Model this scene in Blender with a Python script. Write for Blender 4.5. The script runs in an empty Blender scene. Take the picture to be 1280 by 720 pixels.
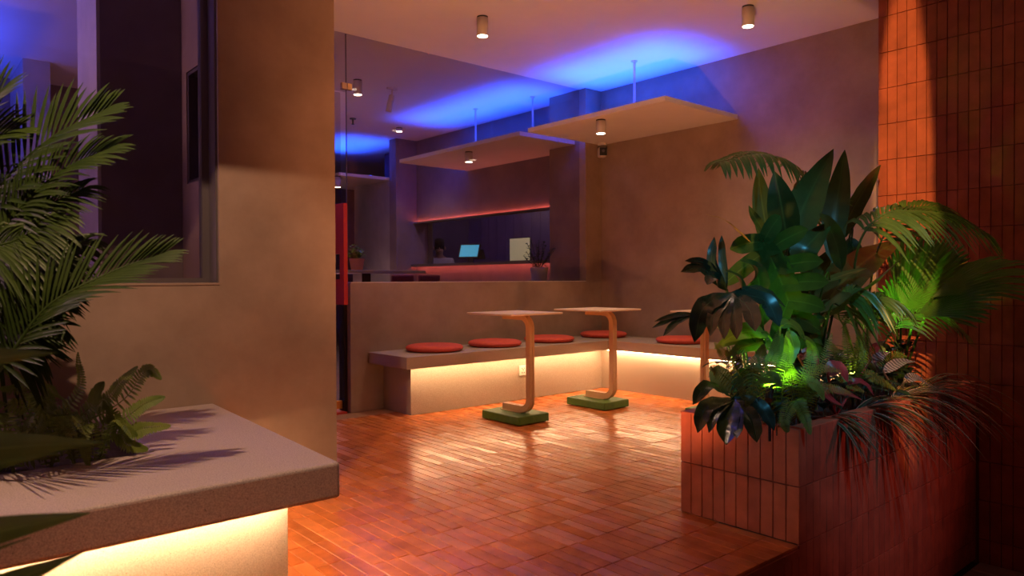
import bpy, bmesh, math, random
from mathutils import Vector, Matrix
random.seed(7)
SC = bpy.context.scene
COL = SC.collection
R = math.radians

# ------------------------------------------------------------------ camera
CAM_F, CAM_YAW, CAM_PITCH, CAM_ROLL, EYE = 911.44, R(49.187), R(-0.6524), R(-0.2266), 1.12
_fw = Vector((math.cos(CAM_YAW)*math.cos(CAM_PITCH), math.sin(CAM_YAW)*math.cos(CAM_PITCH), math.sin(CAM_PITCH)))
_r0 = Vector((math.sin(CAM_YAW), -math.cos(CAM_YAW), 0)); _u0 = _r0.cross(_fw)
_rt = _r0*math.cos(CAM_ROLL) + _u0*math.sin(CAM_ROLL)
_up = _u0*math.cos(CAM_ROLL) - _r0*math.sin(CAM_ROLL)
cam_data = bpy.data.cameras.new('camera'); cam = bpy.data.objects.new('camera', cam_data); COL.objects.link(cam)
cam.matrix_world = Matrix(((_rt.x, _up.x, -_fw.x, 0), (_rt.y, _up.y, -_fw.y, 0), (_rt.z, _up.z, -_fw.z, EYE), (0, 0, 0, 1)))
cam_data.sensor_width = 36.0; cam_data.lens = 36.0*CAM_F/1280.0; cam_data.clip_start = 0.02
cam_data.dof.use_dof = True; cam_data.dof.focus_distance = 4.6; cam_data.dof.aperture_fstop = 4.0
SC.camera = cam
def at(px, py, Y):                       # the point where the sight line of a photo pixel meets the plane y = Y
    d = _rt*((px-640)/CAM_F) - _up*((py-360)/CAM_F) + _fw
    return Vector((0, 0, EYE)) + d*(Y/d.y)

# ------------------------------------------------------------------ world, exposure
SC.view_settings.view_transform = 'Standard'; SC.view_settings.look = 'None'
SC.view_settings.exposure = 0.0; SC.view_settings.gamma = 1.0; SC.view_settings.use_curve_mapping = False
w = bpy.data.worlds.new('night'); SC.world = w; w.use_nodes = True
w.node_tree.nodes['Background'].inputs[0].default_value = (0.34, 0.10, 0.10, 1)
w.node_tree.nodes['Background'].inputs[1].default_value = 0.055

def lamp(kind, name, loc, energy, color, target=None, parent=None, **kw):
    d = bpy.data.lights.new(name, kind); d.energy = energy; d.color = color
    for k, v in kw.items():
        setattr(d, k, v)
    o = bpy.data.objects.new(name, d); COL.objects.link(o); o.location = loc
    if target is not None:
        o.rotation_euler = (Vector(target)-Vector(loc)).to_track_quat('-Z', 'Y').to_euler()
    if parent: 
        o.parent = parent
    return o
# street lamps and neon behind the viewer, canopy spot, and added fills without fixtures
key = lamp('SPOT', 'canopy_spot_counter', (-0.02, 1.74, 3.12), 235, (1.0, 0.60, 0.37), (0.95, 3.35, 0.62), spot_size=R(60), spot_blend=0.5, shadow_soft_size=0.016)
acc = lamp('SPOT', 'street_spot_tiles', (-2.6, -1.2, 3.4), 3400, (1.0, 0.50, 0.15), (5.07, 1.945, 1.45), spot_size=R(24), spot_blend=0.35, shadow_soft_size=0.02)
acc.scale = (0.105, 1, 1)
cyan = lamp('SPOT', 'street_neon_cyan', (1.6, -0.9, 4.2), 330, (0.12, 0.62, 1.0), (3.45, 1.75, 0.9), spot_size=R(25), spot_blend=0.8, shadow_soft_size=0.08)
pink = lamp('SPOT', 'street_neon_red', (4.3, -2.6, 2.9), 230, (1.0, 0.20, 0.17), (3.95, 1.5, 0.62), spot_size=R(30), spot_blend=0.9, shadow_soft_size=0.10)
lamp('POINT', 'inner_room_fill', (-0.6, 6.3, 1.3), 26, (1.0, 0.42, 0.50), shadow_soft_size=0.15)  # added fill that brightens the ceiling behind the left window
lamp('POINT', 'window_nook_fill', (-1.4, 4.4, 2.3), 75, (0.85, 0.45, 0.55), shadow_soft_size=0.15)  # fill added for the dark nook, no source known there
lamp('POINT', 'inner_bar_fill', (3.6, 7.6, 0.9), 22, (1.0, 0.40, 0.38), shadow_soft_size=0.15)  # added fill that lifts the bar interior
warm = lamp('SPOT', 'street_warm_fill', (-0.6, -2.4, 3.0), 30, (1.0, 0.32, 0.17), (2.4, 2.2, 0.4), spot_size=R(95), spot_blend=0.9, shadow_soft_size=0.4)  # soft warm fill over the whole porch, added without a source
upl = lamp('SPOT', 'porch_ceiling_fill', (1.75, 1.72, 0.03), 360, (1.0, 0.40, 0.17), (4.1, 4.0, 3.2), spot_size=R(88), spot_blend=0.9, shadow_soft_size=0.06)  # unseen uplight added to brighten the porch ceiling

# ------------------------------------------------------------------ node helpers and materials
def newmat(name):
    m = bpy.data.materials.new(name); m.use_nodes = True
    nt = m.node_tree; b = nt.nodes['Principled BSDF']
    return m, nt, b
def N(nt, t, **kw):
    n = nt.nodes.new(t)
    for k, v in kw.items():
        setattr(n, k, v)
    return n
def ramp(nt, fac, stops):
    r = N(nt, 'ShaderNodeValToRGB'); e = r.color_ramp.elements
    while len(e) < len(stops): e.new(0.5)
    for i, (p, c) in enumerate(stops):
        e[i].position = p; e[i].color = (*c, 1)
    nt.links.new(fac, r.inputs[0]); return r.outputs[0]
def coords(nt):
    g = N(nt, 'ShaderNodeNewGeometry'); return g.outputs['Position']
def noise(nt, vec, scale, detail=4, rough=0.55):
    n = N(nt, 'ShaderNodeTexNoise'); n.inputs['Scale'].default_value = scale
    n.inputs['Detail'].default_value = detail; n.inputs['Roughness'].default_value = rough
    if vec is not None: nt.links.new(vec, n.inputs['Vector'])
    return n.outputs['Fac']
def bump(nt, b, h, strength, dist=0.01):
    n = N(nt, 'ShaderNodeBump'); n.inputs['Strength'].default_value = strength; n.inputs['Distance'].default_value = dist
    nt.links.new(h, n.inputs['Height']); nt.links.new(n.outputs[0], b.inputs['Normal'])
def flat(name, c, rough=0.5, metal=0.0, spec=0.5):
    m, nt, b = newmat(name)
    b.inputs['Base Color'].default_value = (*c, 1); b.inputs['Roughness'].default_value = rough
    b.inputs['Metallic'].default_value = metal; b.inputs['Specular IOR Level'].default_value = spec
    return m
def mottled(name, c0, c1, scale=3.0, rough=0.7, bs=0.1, fine=40, spec=0.4):
    m, nt, b = newmat(name); p = coords(nt)
    col = ramp(nt, noise(nt, p, scale, 8, 0.62), [(0.3, c0), (0.7, c1)])
    nt.links.new(col, b.inputs['Base Color']); b.inputs['Roughness'].default_value = rough
    b.inputs['Specular IOR Level'].default_value = spec
    bump(nt, b, noise(nt, p, fine, 4), bs, 0.004)
    return m
def speckled(name, c0, c1, dark):
    m, nt, b = newmat(name); p = coords(nt)
    base = ramp(nt, noise(nt, p, 230, 2), [(0.35, c0), (0.65, c1)])
    v = N(nt, 'ShaderNodeTexVoronoi'); v.inputs['Scale'].default_value = 60; nt.links.new(p, v.inputs['Vector'])
    pit = ramp(nt, v.outputs['Distance'], [(0.06, (1, 1, 1)), (0.10, (0, 0, 0))])
    mx = N(nt, 'ShaderNodeMix', data_type='RGBA'); nt.links.new(pit, mx.inputs[0]); nt.links.new(base, mx.inputs[6])
    mx.inputs[7].default_value = (*dark, 1); nt.links.new(mx.outputs[2], b.inputs['Base Color'])
    b.inputs['Roughness'].default_value = 0.6; bump(nt, b, noise(nt, p, 180, 3), 0.12, 0.003)
    return m
def emit(name, c, s):
    m, nt, b = newmat(name); b.inputs['Base Color'].default_value = (*c, 1)
    b.inputs['Emission Color'].default_value = (*c, 1); b.inputs['Emission Strength'].default_value = s
    return m
def terracotta(name, cols, r0, r1, grain=0.25):
    m, nt, b = newmat(name); p = coords(nt); g = N(nt, 'ShaderNodeNewGeometry'); oi = N(nt, 'ShaderNodeObjectInfo')
    a = N(nt, 'ShaderNodeMath', operation='ADD'); nt.links.new(g.outputs['Random Per Island'], a.inputs[0]); nt.links.new(oi.outputs['Random'], a.inputs[1])
    fr = N(nt, 'ShaderNodeMath', operation='FRACT'); nt.links.new(a.outputs[0], fr.inputs[0])
    base = ramp(nt, fr.outputs[0], [(i/(len(cols)-1), c) for i, c in enumerate(cols)])
    cl = ramp(nt, noise(nt, p, 9, 6), [(0.3, (0.72, 0.72, 0.72)), (0.7, (1.12, 1.12, 1.12))])
    mx = N(nt, 'ShaderNodeMix', data_type='RGBA', blend_type='MULTIPLY'); mx.inputs[0].default_value = 1
    nt.links.new(base, mx.inputs[6]); nt.links.new(cl, mx.inputs[7]); nt.links.new(mx.outputs[2], b.inputs['Base Color'])
    mr = N(nt, 'ShaderNodeMapRange'); nt.links.new(fr.outputs[0], mr.inputs[0]); mr.inputs[3].default_value = r0; mr.inputs[4].default_value = r1
    b.inputs['Specular IOR Level'].default_value = 0.32; nt.links.new(mr.outputs[0], b.inputs['Roughness']); bump(nt, b, noise(nt, p, 60, 4), grain, 0.002)
    return m
def glass(name, tint, gloss=0.05):
    m = bpy.data.materials.new(name); m.use_nodes = True; nt = m.node_tree; nt.nodes.remove(nt.nodes['Principled BSDF'])
    t = N(nt, 'ShaderNodeBsdfTransparent'); t.inputs[0].default_value = (*tint, 1)
    gl = N(nt, 'ShaderNodeBsdfGlossy'); gl.inputs['Roughness'].default_value = 0.0
    g = N(nt, 'ShaderNodeNewGeometry'); dp = N(nt, 'ShaderNodeVectorMath', operation='DOT_PRODUCT'); nt.links.new(g.outputs['Normal'], dp.inputs[0]); nt.links.new(g.outputs['Incoming'], dp.inputs[1])
    ab = N(nt, 'ShaderNodeMath', operation='ABSOLUTE'); nt.links.new(dp.outputs['Value'], ab.inputs[0])
    iv = N(nt, 'ShaderNodeMath', operation='SUBTRACT'); iv.inputs[0].default_value = 1.0; nt.links.new(ab.outputs[0], iv.inputs[1])
    pw = N(nt, 'ShaderNodeMath', operation='POWER'); nt.links.new(iv.outputs[0], pw.inputs[0]); pw.inputs[1].default_value = 5.0
    fr = N(nt, 'ShaderNodeMath', operation='MULTIPLY_ADD'); nt.links.new(pw.outputs[0], fr.inputs[0]); fr.inputs[1].default_value = 0.95; fr.inputs[2].default_value = gloss*0.5
    mx = N(nt, 'ShaderNodeMixShader'); nt.links.new(fr.outputs[0], mx.inputs[0]); nt.links.new(t.outputs[0], mx.inputs[1]); nt.links.new(gl.outputs[0], mx.inputs[2])
    nt.links.new(mx.outputs[0], nt.nodes['Material Output'].inputs[0])
    return m
def leafmat(name, c0, c1, trans=0.3, rough=0.35, edge=None, stripes=None, spec=0.5):
    m, nt, b = newmat(name); oi = N(nt, 'ShaderNodeObjectInfo'); uv = N(nt, 'ShaderNodeUVMap')
    p = coords(nt)
    a = N(nt, 'ShaderNodeMath', operation='ADD'); nt.links.new(noise(nt, p, 14, 3), a.inputs[0])
    sc = N(nt, 'ShaderNodeMath', operation='MULTIPLY'); nt.links.new(oi.outputs['Random'], sc.inputs[0]); sc.inputs[1].default_value = 0.35
    nt.links.new(sc.outputs[0], a.inputs[1])
    col = ramp(nt, a.outputs[0], [(0.35, c0), (0.95, c1)])
    sx = N(nt, 'ShaderNodeSeparateXYZ'); nt.links.new(uv.outputs[0], sx.inputs[0])
    if edge or stripes:
        if edge:      # pale or red margin: |u| near 1
            f = ramp(nt, sx.outputs[0], [(0.0, (1, 1, 1)), (0.16, (0, 0, 0)), (0.84, (0, 0, 0)), (1.0, (1, 1, 1))]); c2 = edge
        else:
            wv = N(nt, 'ShaderNodeTexWave'); wv.inputs['Scale'].default_value = 4; wv.inputs['Distortion'].default_value = 1.0
            wv.bands_direction = 'Y'; nt.links.new(uv.outputs[0], wv.inputs['Vector']); f = ramp(nt, wv.outputs['Fac'], [(0.4, (0, 0, 0)), (0.6, (1, 1, 1))]); c2 = stripes
        mx = N(nt, 'ShaderNodeMix', data_type='RGBA'); nt.links.new(f, mx.inputs[0]); nt.links.new(col, mx.inputs[6]); mx.inputs[7].default_value = (*c2, 1)
        col = mx.outputs[2]
    else:             # midrib a little paler
        f = ramp(nt, sx.outputs[0], [(0.455, (0, 0, 0)), (0.49, (1, 1, 1)), (0.51, (1, 1, 1)), (0.545, (0, 0, 0))])
        mx = N(nt, 'ShaderNodeMix', data_type='RGBA'); nt.links.new(f, mx.inputs[0]); nt.links.new(col, mx.inputs[6])
        mx.inputs[7].default_value = (*[min(1, 1.25*x+0.004) for x in c1], 1); col = mx.outputs[2]
    nt.links.new(col, b.inputs['Base Color']); b.inputs['Roughness'].default_value = rough; b.inputs['Specular IOR Level'].default_value = spec
    tr = N(nt, 'ShaderNodeBsdfTranslucent'); nt.links.new(col, tr.inputs[0])
    ms = N(nt, 'ShaderNodeMixShader'); ms.inputs[0].default_value = trans
    nt.links.new(b.outputs[0], ms.inputs[1]); nt.links.new(tr.outputs[0], ms.inputs[2]); nt.links.new(ms.outputs[0], nt.nodes['Material Output'].inputs[0])
    return m
M = dict(
    concrete=mottled('concrete', (0.25, 0.172, 0.125), (0.37, 0.268, 0.202), 2.6, 0.72, 0.10),
    concrete_bench=speckled('concrete_bench', (0.33, 0.26, 0.20), (0.45, 0.365, 0.29), (0.18, 0.14, 0.11)),
    terrazzo=speckled('terrazzo', (0.34, 0.275, 0.255), (0.54, 0.45, 0.415), (0.06, 0.05, 0.05)),
    counter_base=speckled('counter_base', (0.50, 0.43, 0.36), (0.66, 0.58, 0.50), (0.2, 0.16, 0.12)),
    ceiling=mottled('ceiling_plaster', (0.74, 0.70, 0.68), (0.80, 0.76, 0.74), 1.5, 0.85, 0.02),
    board=mottled('painted_board', (0.72, 0.68, 0.64), (0.78, 0.74, 0.70), 2, 0.7, 0.02),
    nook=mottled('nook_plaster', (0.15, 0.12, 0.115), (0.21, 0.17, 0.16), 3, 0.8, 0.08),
    dark_wall=mottled('dark_plaster', (0.10, 0.085, 0.08), (0.15, 0.13, 0.12), 3, 0.8, 0.08),
    inner_wall=mottled('inner_plaster', (0.20, 0.15, 0.16), (0.28, 0.21, 0.22), 3, 0.8, 0.08),
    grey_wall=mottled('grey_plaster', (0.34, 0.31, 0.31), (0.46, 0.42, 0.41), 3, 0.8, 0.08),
    floor_tile=terracotta('floor_terracotta', [(0.60, 0.175, 0.042), (0.64, 0.195, 0.048), (0.56, 0.155, 0.04), (0.67, 0.21, 0.052), (0.61, 0.18, 0.045)], 0.20, 0.34, 0.06),
    wall_tile=terracotta('wall_terracotta', [(0.38, 0.092, 0.048), (0.43, 0.11, 0.055), (0.34, 0.08, 0.042), (0.41, 0.102, 0.05)], 0.5, 0.65, 0.3),
    grout=flat('grout', (0.40, 0.22, 0.13), 0.9),
    dark_grout=flat('dark_grout', (0.07, 0.03, 0.025), 0.9),
    wood=mottled('bent_wood', (0.56, 0.33, 0.16), (0.64, 0.40, 0.20), 5, 0.45, 0.03),
    tabletop=mottled('tabletop_laminate', (0.70, 0.52, 0.36), (0.76, 0.58, 0.42), 4, 0.5, 0.02),
    green_block=mottled('green_block', (0.05, 0.12, 0.012), (0.10, 0.20, 0.025), 22, 0.55, 0.25),
    cushion=mottled('red_cloth', (0.56, 0.075, 0.05), (0.64, 0.10, 0.06), 30, 0.8, 0.2, 300),
    piping=flat('dark_red_cloth', (0.40, 0.05, 0.04), 0.8),
    white_metal=flat('white_metal', (0.62, 0.55, 0.52), 0.45),
    black=flat('black_plastic', (0.015, 0.015, 0.016), 0.4),
    dark_metal=flat('dark_metal', (0.05, 0.045, 0.045), 0.45, 0.6),
    frame=flat('window_metal', (0.16, 0.14, 0.15), 0.4, 0.5),
    wall_grout=flat('wall_grout', (0.17, 0.055, 0.03), 0.9),
    brass=flat('brass', (0.80, 0.52, 0.20), 0.3, 1.0),
    red_paint=flat('red_lacquer', (0.55, 0.045, 0.04), 0.45),
    rod=flat('rod_metal', (0.6, 0.6, 0.62), 0.4, 0.3),
    socket=flat('socket_plastic', (0.80, 0.76, 0.68), 0.4),
    soil=mottled('soil', (0.02, 0.013, 0.008), (0.05, 0.034, 0.02), 30, 0.95, 0.8),
    stone=mottled('paving_stone', (0.34, 0.28, 0.26), (0.50, 0.43, 0.40), 5, 0.75, 0.3),
    led_warm=emit('led_warm', (1.0, 0.62, 0.32), 78.0),
    led_blue=emit('led_blue', (0.03, 0.12, 1.0), 2.5),
    led_red=emit('led_red', (1.0, 0.17, 0.11), 20.0),
    disc=emit('lamp_diffuser', (1.0, 0.80, 0.58), 14.0),
    pane=glass('clear_pane', (0.86, 0.83, 0.84)),
    pane_dark=glass('smoked_pane', (0.86, 0.83, 0.86)),
    acrylic=glass('clear_acrylic', (0.99, 0.985, 0.97), 0.02),
    purple_panel=mottled('purple_panel', (0.10, 0.065, 0.12), (0.15, 0.10, 0.18), 2, 0.6, 0.03),
    screen=emit('screen', (0.06, 0.42, 0.62), 0.75),
    glow_panel=emit('cream_panel', (0.75, 0.66, 0.33), 0.30),  # emission stands in for the light of a pass window
    grey_pot=flat('grey_pot', (0.45, 0.40, 0.42), 0.7),
    clay_pot=flat('clay_pot', (0.50, 0.17, 0.08), 0.8),
    stem=mottled('plant_stem', (0.10, 0.09, 0.03), (0.18, 0.12, 0.05), 20, 0.6, 0.1),
    orange_stem=mottled('orange_stem', (0.30, 0.14, 0.03), (0.38, 0.20, 0.05), 20, 0.5, 0.1),
    skin=flat('skin', (0.42, 0.25, 0.18), 0.6), hair=flat('hair', (0.01, 0.009, 0.008), 0.6),
    shirt=mottled('white_shirt', (0.62, 0.58, 0.56), (0.72, 0.68, 0.66), 8, 0.85, 0.1), trousers=flat('dark_trousers', (0.03, 0.03, 0.04), 0.8),
    maroon=flat('maroon_vinyl', (0.16, 0.02, 0.025), 0.5),
    bottle=flat('green_bottle', (0.02, 0.16, 0.08), 0.15),
    bop=leafmat('broad_leaf', (0.018, 0.045, 0.010), (0.042, 0.090, 0.018), 0.22, 0.30),
    dryleaf=leafmat('drying_leaf', (0.20, 0.14, 0.02), (0.36, 0.25, 0.05), 0.3, 0.5),
    monstera=leafmat('monstera_leaf', (0.020, 0.062, 0.012), (0.044, 0.105, 0.02), 0.22, 0.30),
    monstera_dark=leafmat('dark_monstera_leaf', (0.012, 0.035, 0.020), (0.022, 0.055, 0.030), 0.08, 0.24, spec=0.8),
    palm=leafmat('palm_leaf', (0.045, 0.095, 0.018), (0.10, 0.18, 0.035), 0.25, 0.35),
    palm_dark=leafmat('areca_leaf', (0.020, 0.042, 0.008), (0.048, 0.080, 0.014), 0.15, 0.45, spec=0.25),
    fern=leafmat('fern_leaf', (0.10, 0.17, 0.022), (0.24, 0.31, 0.045), 0.3, 0.5),
    fern_left=leafmat('pocket_fern_leaf', (0.10, 0.17, 0.025), (0.24, 0.30, 0.05), 0.35, 0.5),
    fan=leafmat('fan_leaf', (0.045, 0.12, 0.02), (0.10, 0.21, 0.035), 0.35, 0.35),
    lime=leafmat('lime_leaf', (0.09, 0.22, 0.02), (0.17, 0.34, 0.04), 0.4, 0.4),
    grass=leafmat('red_edged_blade', (0.04, 0.055, 0.025), (0.08, 0.10, 0.04), 0.15, 0.32, edge=(0.72, 0.36, 0.30)),
    calathea=leafmat('striped_leaf', (0.03, 0.03, 0.03), (0.06, 0.05, 0.05), 0.1, 0.35, stripes=(0.24, 0.20, 0.21)),
    cordyline=leafmat('red_leaf', (0.16, 0.02, 0.025), (0.30, 0.05, 0.05), 0.2, 0.4),
    agave=leafmat('strap_leaf', (0.09, 0.20, 0.055), (0.15, 0.29, 0.09), 0.4, 0.4),
    smallgreen=leafmat('small_leaf', (0.06, 0.18, 0.04), (0.20, 0.40, 0.08), 0.3, 0.4),
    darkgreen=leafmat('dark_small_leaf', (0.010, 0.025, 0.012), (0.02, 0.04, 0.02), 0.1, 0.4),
)

# ------------------------------------------------------------------ mesh helpers
class MB:
    def __init__(s): s.v = []; s.f = []; s.uv = {}
    def add(s, verts, faces, uvs=None):
        o = len(s.v); s.v += [tuple(v) for v in verts]; s.f += [tuple(i+o for i in f) for f in faces]
        if uvs:
            for i, u in enumerate(uvs): s.uv[o+i] = u
        return o
    def box(s, x0, x1, y0, y1, z0, z1):
        s.add([(x, y, z) for z in (z0, z1) for y in (y0, y1) for x in (x0, x1)],
              [(0, 2, 3, 1), (4, 5, 7, 6), (0, 1, 5, 4), (2, 6, 7, 3), (0, 4, 6, 2), (1, 3, 7, 5)])
    def lathe(s, prof, c=(0, 0, 0), n=24):          # prof: (radius, z) from bottom to top, closed with caps
        c = Vector(c); vs = []; fs = []
        for r, z in prof:
            vs += [(c.x+r*math.cos(2*math.pi*k/n), c.y+r*math.sin(2*math.pi*k/n), c.z+z) for k in range(n)]
        for i in range(len(prof)-1):
            fs += [(i*n+k, i*n+(k+1) % n, (i+1)*n+(k+1) % n, (i+1)*n+k) for k in range(n)]
        fs += [tuple(range(n-1, -1, -1)), tuple((len(prof)-1)*n+k for k in range(n))]
        s.add(vs, fs)
    def tube(s, pts, rads, n=6):
        pts = [Vector(p) for p in pts]; vs = []; fs = []
        for i, p in enumerate(pts):
            t = (pts[min(i+1, len(pts)-1)]-pts[max(i-1, 0)]).normalized()
            a = Vector((0, 0, 1)) if abs(t.z) < 0.95 else Vector((1, 0, 0))
            u = t.cross(a).normalized(); v = t.cross(u); r = rads[i] if isinstance(rads, (list, tuple)) else rads
            vs += [p+u*r*math.cos(2*math.pi*k/n)+v*r*math.sin(2*math.pi*k/n) for k in range(n)]
        for i in range(len(pts)-1):
            fs += [(i*n+k, i*n+(k+1) % n, (i+1)*n+(k+1) % n, (i+1)*n+k) for k in range(n)]
        fs += [tuple(range(n)), tuple((len(pts)-1)*n+k for k in range(n-1, -1, -1))]
        s.add(vs, fs, [(0.3, 0.5)]*len(vs))
    def strip(s, pts, wid, up, fold=0.15, cols=4, wave=0.0, ph=0.0):   # leaf blade along pts
        pts = [Vector(p) for p in pts]; n = len(pts); vs = []; uv = []; fs = []; up = Vector(up)
        for i, p in enumerate(pts):
            t = (pts[min(i+1, n-1)]-pts[max(i-1, 0)]).normalized(); sd = t.cross(up)
            sd = sd.normalized() if sd.length > 1e-4 else t.orthogonal().normalized()
            nr = sd.cross(t).normalized(); w_ = wid[i]
            for c in range(cols+1):
                u = -1+2*c/cols
                vs.append(p+sd*u*w_+nr*(abs(u)*w_*fold + wave*w_*abs(u)*math.sin(i*1.9+ph+(2 if u > 0 else 0)))); uv.append((c/cols, i/(n-1)))
        for i in range(n-1):
            for c in range(cols):
                a = i*(cols+1)+c; fs.append((a, a+1, a+cols+2, a+cols+1))
        s.add(vs, fs, uv)
    def obj(s, name, mat, parent=None, smooth=False, bevel=0.0, seg=2, thick=0.0):
        me = bpy.data.meshes.new(name); me.from_pydata(s.v, [], s.f); me.update()
        if s.uv:
            L = me.uv_layers.new(name='UVMap')
            for lp in me.loops: L.data[lp.index].uv = s.uv.get(lp.vertex_index, (0.3, 0.5))
        if bevel > 0:
            b = bmesh.new(); b.from_mesh(me)
            bmesh.ops.bevel(b, geom=[e for e in b.edges if len(e.link_faces) == 2 and e.calc_face_angle(0) > 0.5], offset=bevel, segments=seg, affect='EDGES', profile=0.5)
            b.to_mesh(me); b.free()
        if smooth:
            for p in me.polygons: p.use_smooth = True
        return link(name, me, mat, parent)
def link(name, me, mat, parent=None):
    o = bpy.data.objects.new(name, me); COL.objects.link(o)
    if mat is not None and not me.materials: me.materials.append(M[mat] if isinstance(mat, str) else mat)
    if parent: o.parent = parent
    return o
def tag(o, label=None, cat=None, group=None, kind=None):
    for k, v in (('label', label), ('category', cat), ('group', group), ('kind', kind)):
        if v: o[k] = v
    return o
def thing(name, loc, label, cat, group=None, rz=0.0):
    o = bpy.data.objects.new(name, None); COL.objects.link(o); o.location = loc; o.rotation_euler = (0, 0, rz)
    o.empty_display_size = 0.1
    return tag(o, label, cat, group)
def copy_tree(o, parent=None):
    c = o.copy(); COL.objects.link(c); c.parent = parent
    for ch in list(o.children): copy_tree(ch, c)
    return c
def box(name, mat, x0, x1, y0, y1, z0, z1, parent=None, bevel=0.0):
    b = MB(); b.box(x0, x1, y0, y1, z0, z1); return b.obj(name, mat, parent, bevel=bevel)
def struct(name, mat, boxes, label, bevel=0.0, parent=None):
    b = MB()
    for q in boxes: b.box(*q)
    o = b.obj(name, mat, parent, bevel=bevel)
    if not parent: tag(o, label, None, None, 'structure')
    return o
def bez(pts, n):                                     # smooth curve through control points
    P = [Vector(p) for p in pts]
    if len(P) == 2: return [P[0].lerp(P[1], i/n) for i in range(n+1)]
    P = [P[0]*2-P[1]] + P + [P[-1]*2-P[-2]]; out = []; m = len(P)-3
    for i in range(n+1):
        t = i/n*m; k = min(int(t), m-1); t -= k; a, b, c, d = P[k:k+4]
        out.append(0.5*((2*b)+(c-a)*t+(2*a-5*b+4*c-d)*t*t+(-a+3*b-3*c+d)*t*t*t))
    return out

# ================================================================== THE SETTING
YW, XR, ZC, XT = 5.5418, 6.115, 3.222, 5.07
struct('ceiling', 'ceiling', [(-5, 8.6, 1.5, 14.2, ZC, ZC+0.25)], 'flat pale plaster ceiling over porch and bar')
floor = struct('floor', 'grout', [(-4.0, XR, 1.527, 5.75, -0.60, -0.004)], 'terracotta tiled porch floor with a raised edge')
inner_floor = struct('floor_inner', 'dark_wall', [(-5, 8.6, 5.75, 14.2, -0.30, -0.002), (-5, 1.2, 3.96, 5.75, -0.003, 0.001)], 'dark floor of the bar behind the glass')
ground = struct('ground', 'dark_grout', [(-6, 7.5, -6, 1.6, -0.75, -0.635)], 'street level ground below the porch')

def tile_mesh(name, wd, ln, th, ch, flatlie):
    h, l = wd/2, ln/2; ih, il = h-ch, l-ch
    rings = [(-h, -l, 0), (-h, -l, th-ch), (-ih, -il, th)]; vs = []
    for (a, b_, z) in rings:
        for sx, sy in ((1, 1), (-1, 1), (-1, -1), (1, -1)):
            vs.append((a*sx, b_*sy, z))
    fs = [(8, 9, 10, 11)]
    for k in (0, 4):
        for i in range(4):
            fs.append((k+i, k+(i+1) % 4, k+4+(i+1) % 4, k+4+i))
    if not flatlie: vs = [(x, -z, y) for x, y, z in vs]
    me = bpy.data.meshes.new(name); me.from_pydata(vs, [], fs); me.update(); return me
def join_tiles(name, me, xf, mat, parent):           # those beyond the first 300 of a kind
    b = MB(); mv = [v.co.copy() for v in me.vertices]; mf = [tuple(p.vertices) for p in me.polygons]
    for m in xf: b.add([m @ v for v in mv], mf)
    o = b.obj(name, mat, parent); o['kind'] = 'stuff'; return o
def place_tiles(name, me, xf, mat, parent, limit=300):
    if not me.materials: me.materials.append(M[mat])
    for m in xf[:limit]:
        o = link(name, me, mat, parent); o.matrix_world = m
    if len(xf) > limit: join_tiles(name + '_field', me, xf[limit:], mat, parent)
def tilt(a): return Matrix.Rotation(random.gauss(0, a), 4, 'X') @ Matrix.Rotation(random.gauss(0, a), 4, 'Y')

# floor tiles: long side along y, straight cross joints, some broken bond on the left
PX, PY = 0.0605, 0.2445
full = tile_mesh('floor_tile', PX-0.0038, PY-0.0038, 0.010, 0.0015, True)
cell = []
random.seed(11); off = 0.0
for i in range(-28, 93):
    x = 0.9 + (i+0.5)*PX
    if x < 2.05 and i % 3 == 0: off = random.choice((0.0, 0.0, 0.5, 0.33))
    if x >= 2.05: off = 0.0
    for j in range(-1, 17):
        y = 1.668 + (j+0.5+off)*PY
        if y-PY/2 < 1.55 or y+PY/2 > 5.56 or x > 5.72: continue
        if x > 2.89 and y < 2.0: continue                  # planter stands here
        if x < 0.99 and y > 2.45: continue                 # counter stands here
        if x > 3.36 and y > 5.2: continue
        d = (Vector((x, y, 0))-Vector((0, 0, EYE))); z = d.dot(_fw)
        px, py = 640+CAM_F*d.dot(_rt)/z, 360-CAM_F*d.dot(_up)/z
        hid = 0 if (330 < px < 1010 and 500 < py < 745) and not (px < 425 and py < 622) else 50
        cell.append((z+hid, Matrix.Translation((x, y, -0.010+random.gauss(0, 0.00035))) @ tilt(0.0032)))
cell.sort(key=lambda c: c[0])
place_tiles('floor_tile', full, [c[1] for c in cell], 'floor_tile', floor)
edge_me = tile_mesh('edge_tile', PX-0.0038, 0.142, 0.010, 0.0015, True)          # cut tiles along the porch edge
place_tiles('edge_tile', edge_me, [Matrix.Translation((0.9+(i+0.5)*PX, 1.595, -0.010)) @ tilt(0.003) for i in range(0, 33)], 'floor_tile', floor)
riser = tile_mesh('riser_tile', PX-0.0045, 0.236, 0.012, 0.0015, False)
place_tiles('riser_tile', riser, [Matrix.Translation((2.897-(i+0.5)*PX, 1.531, -0.0435-0.118-0.2415*k)) for i in range(0, 22) for k in (0, 1)], 'wall_tile', floor)
box('edge_strip', 'wall_tile', 0.9, 2.89, 1.512, 1.60, -0.040, -0.0115, floor)

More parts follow.
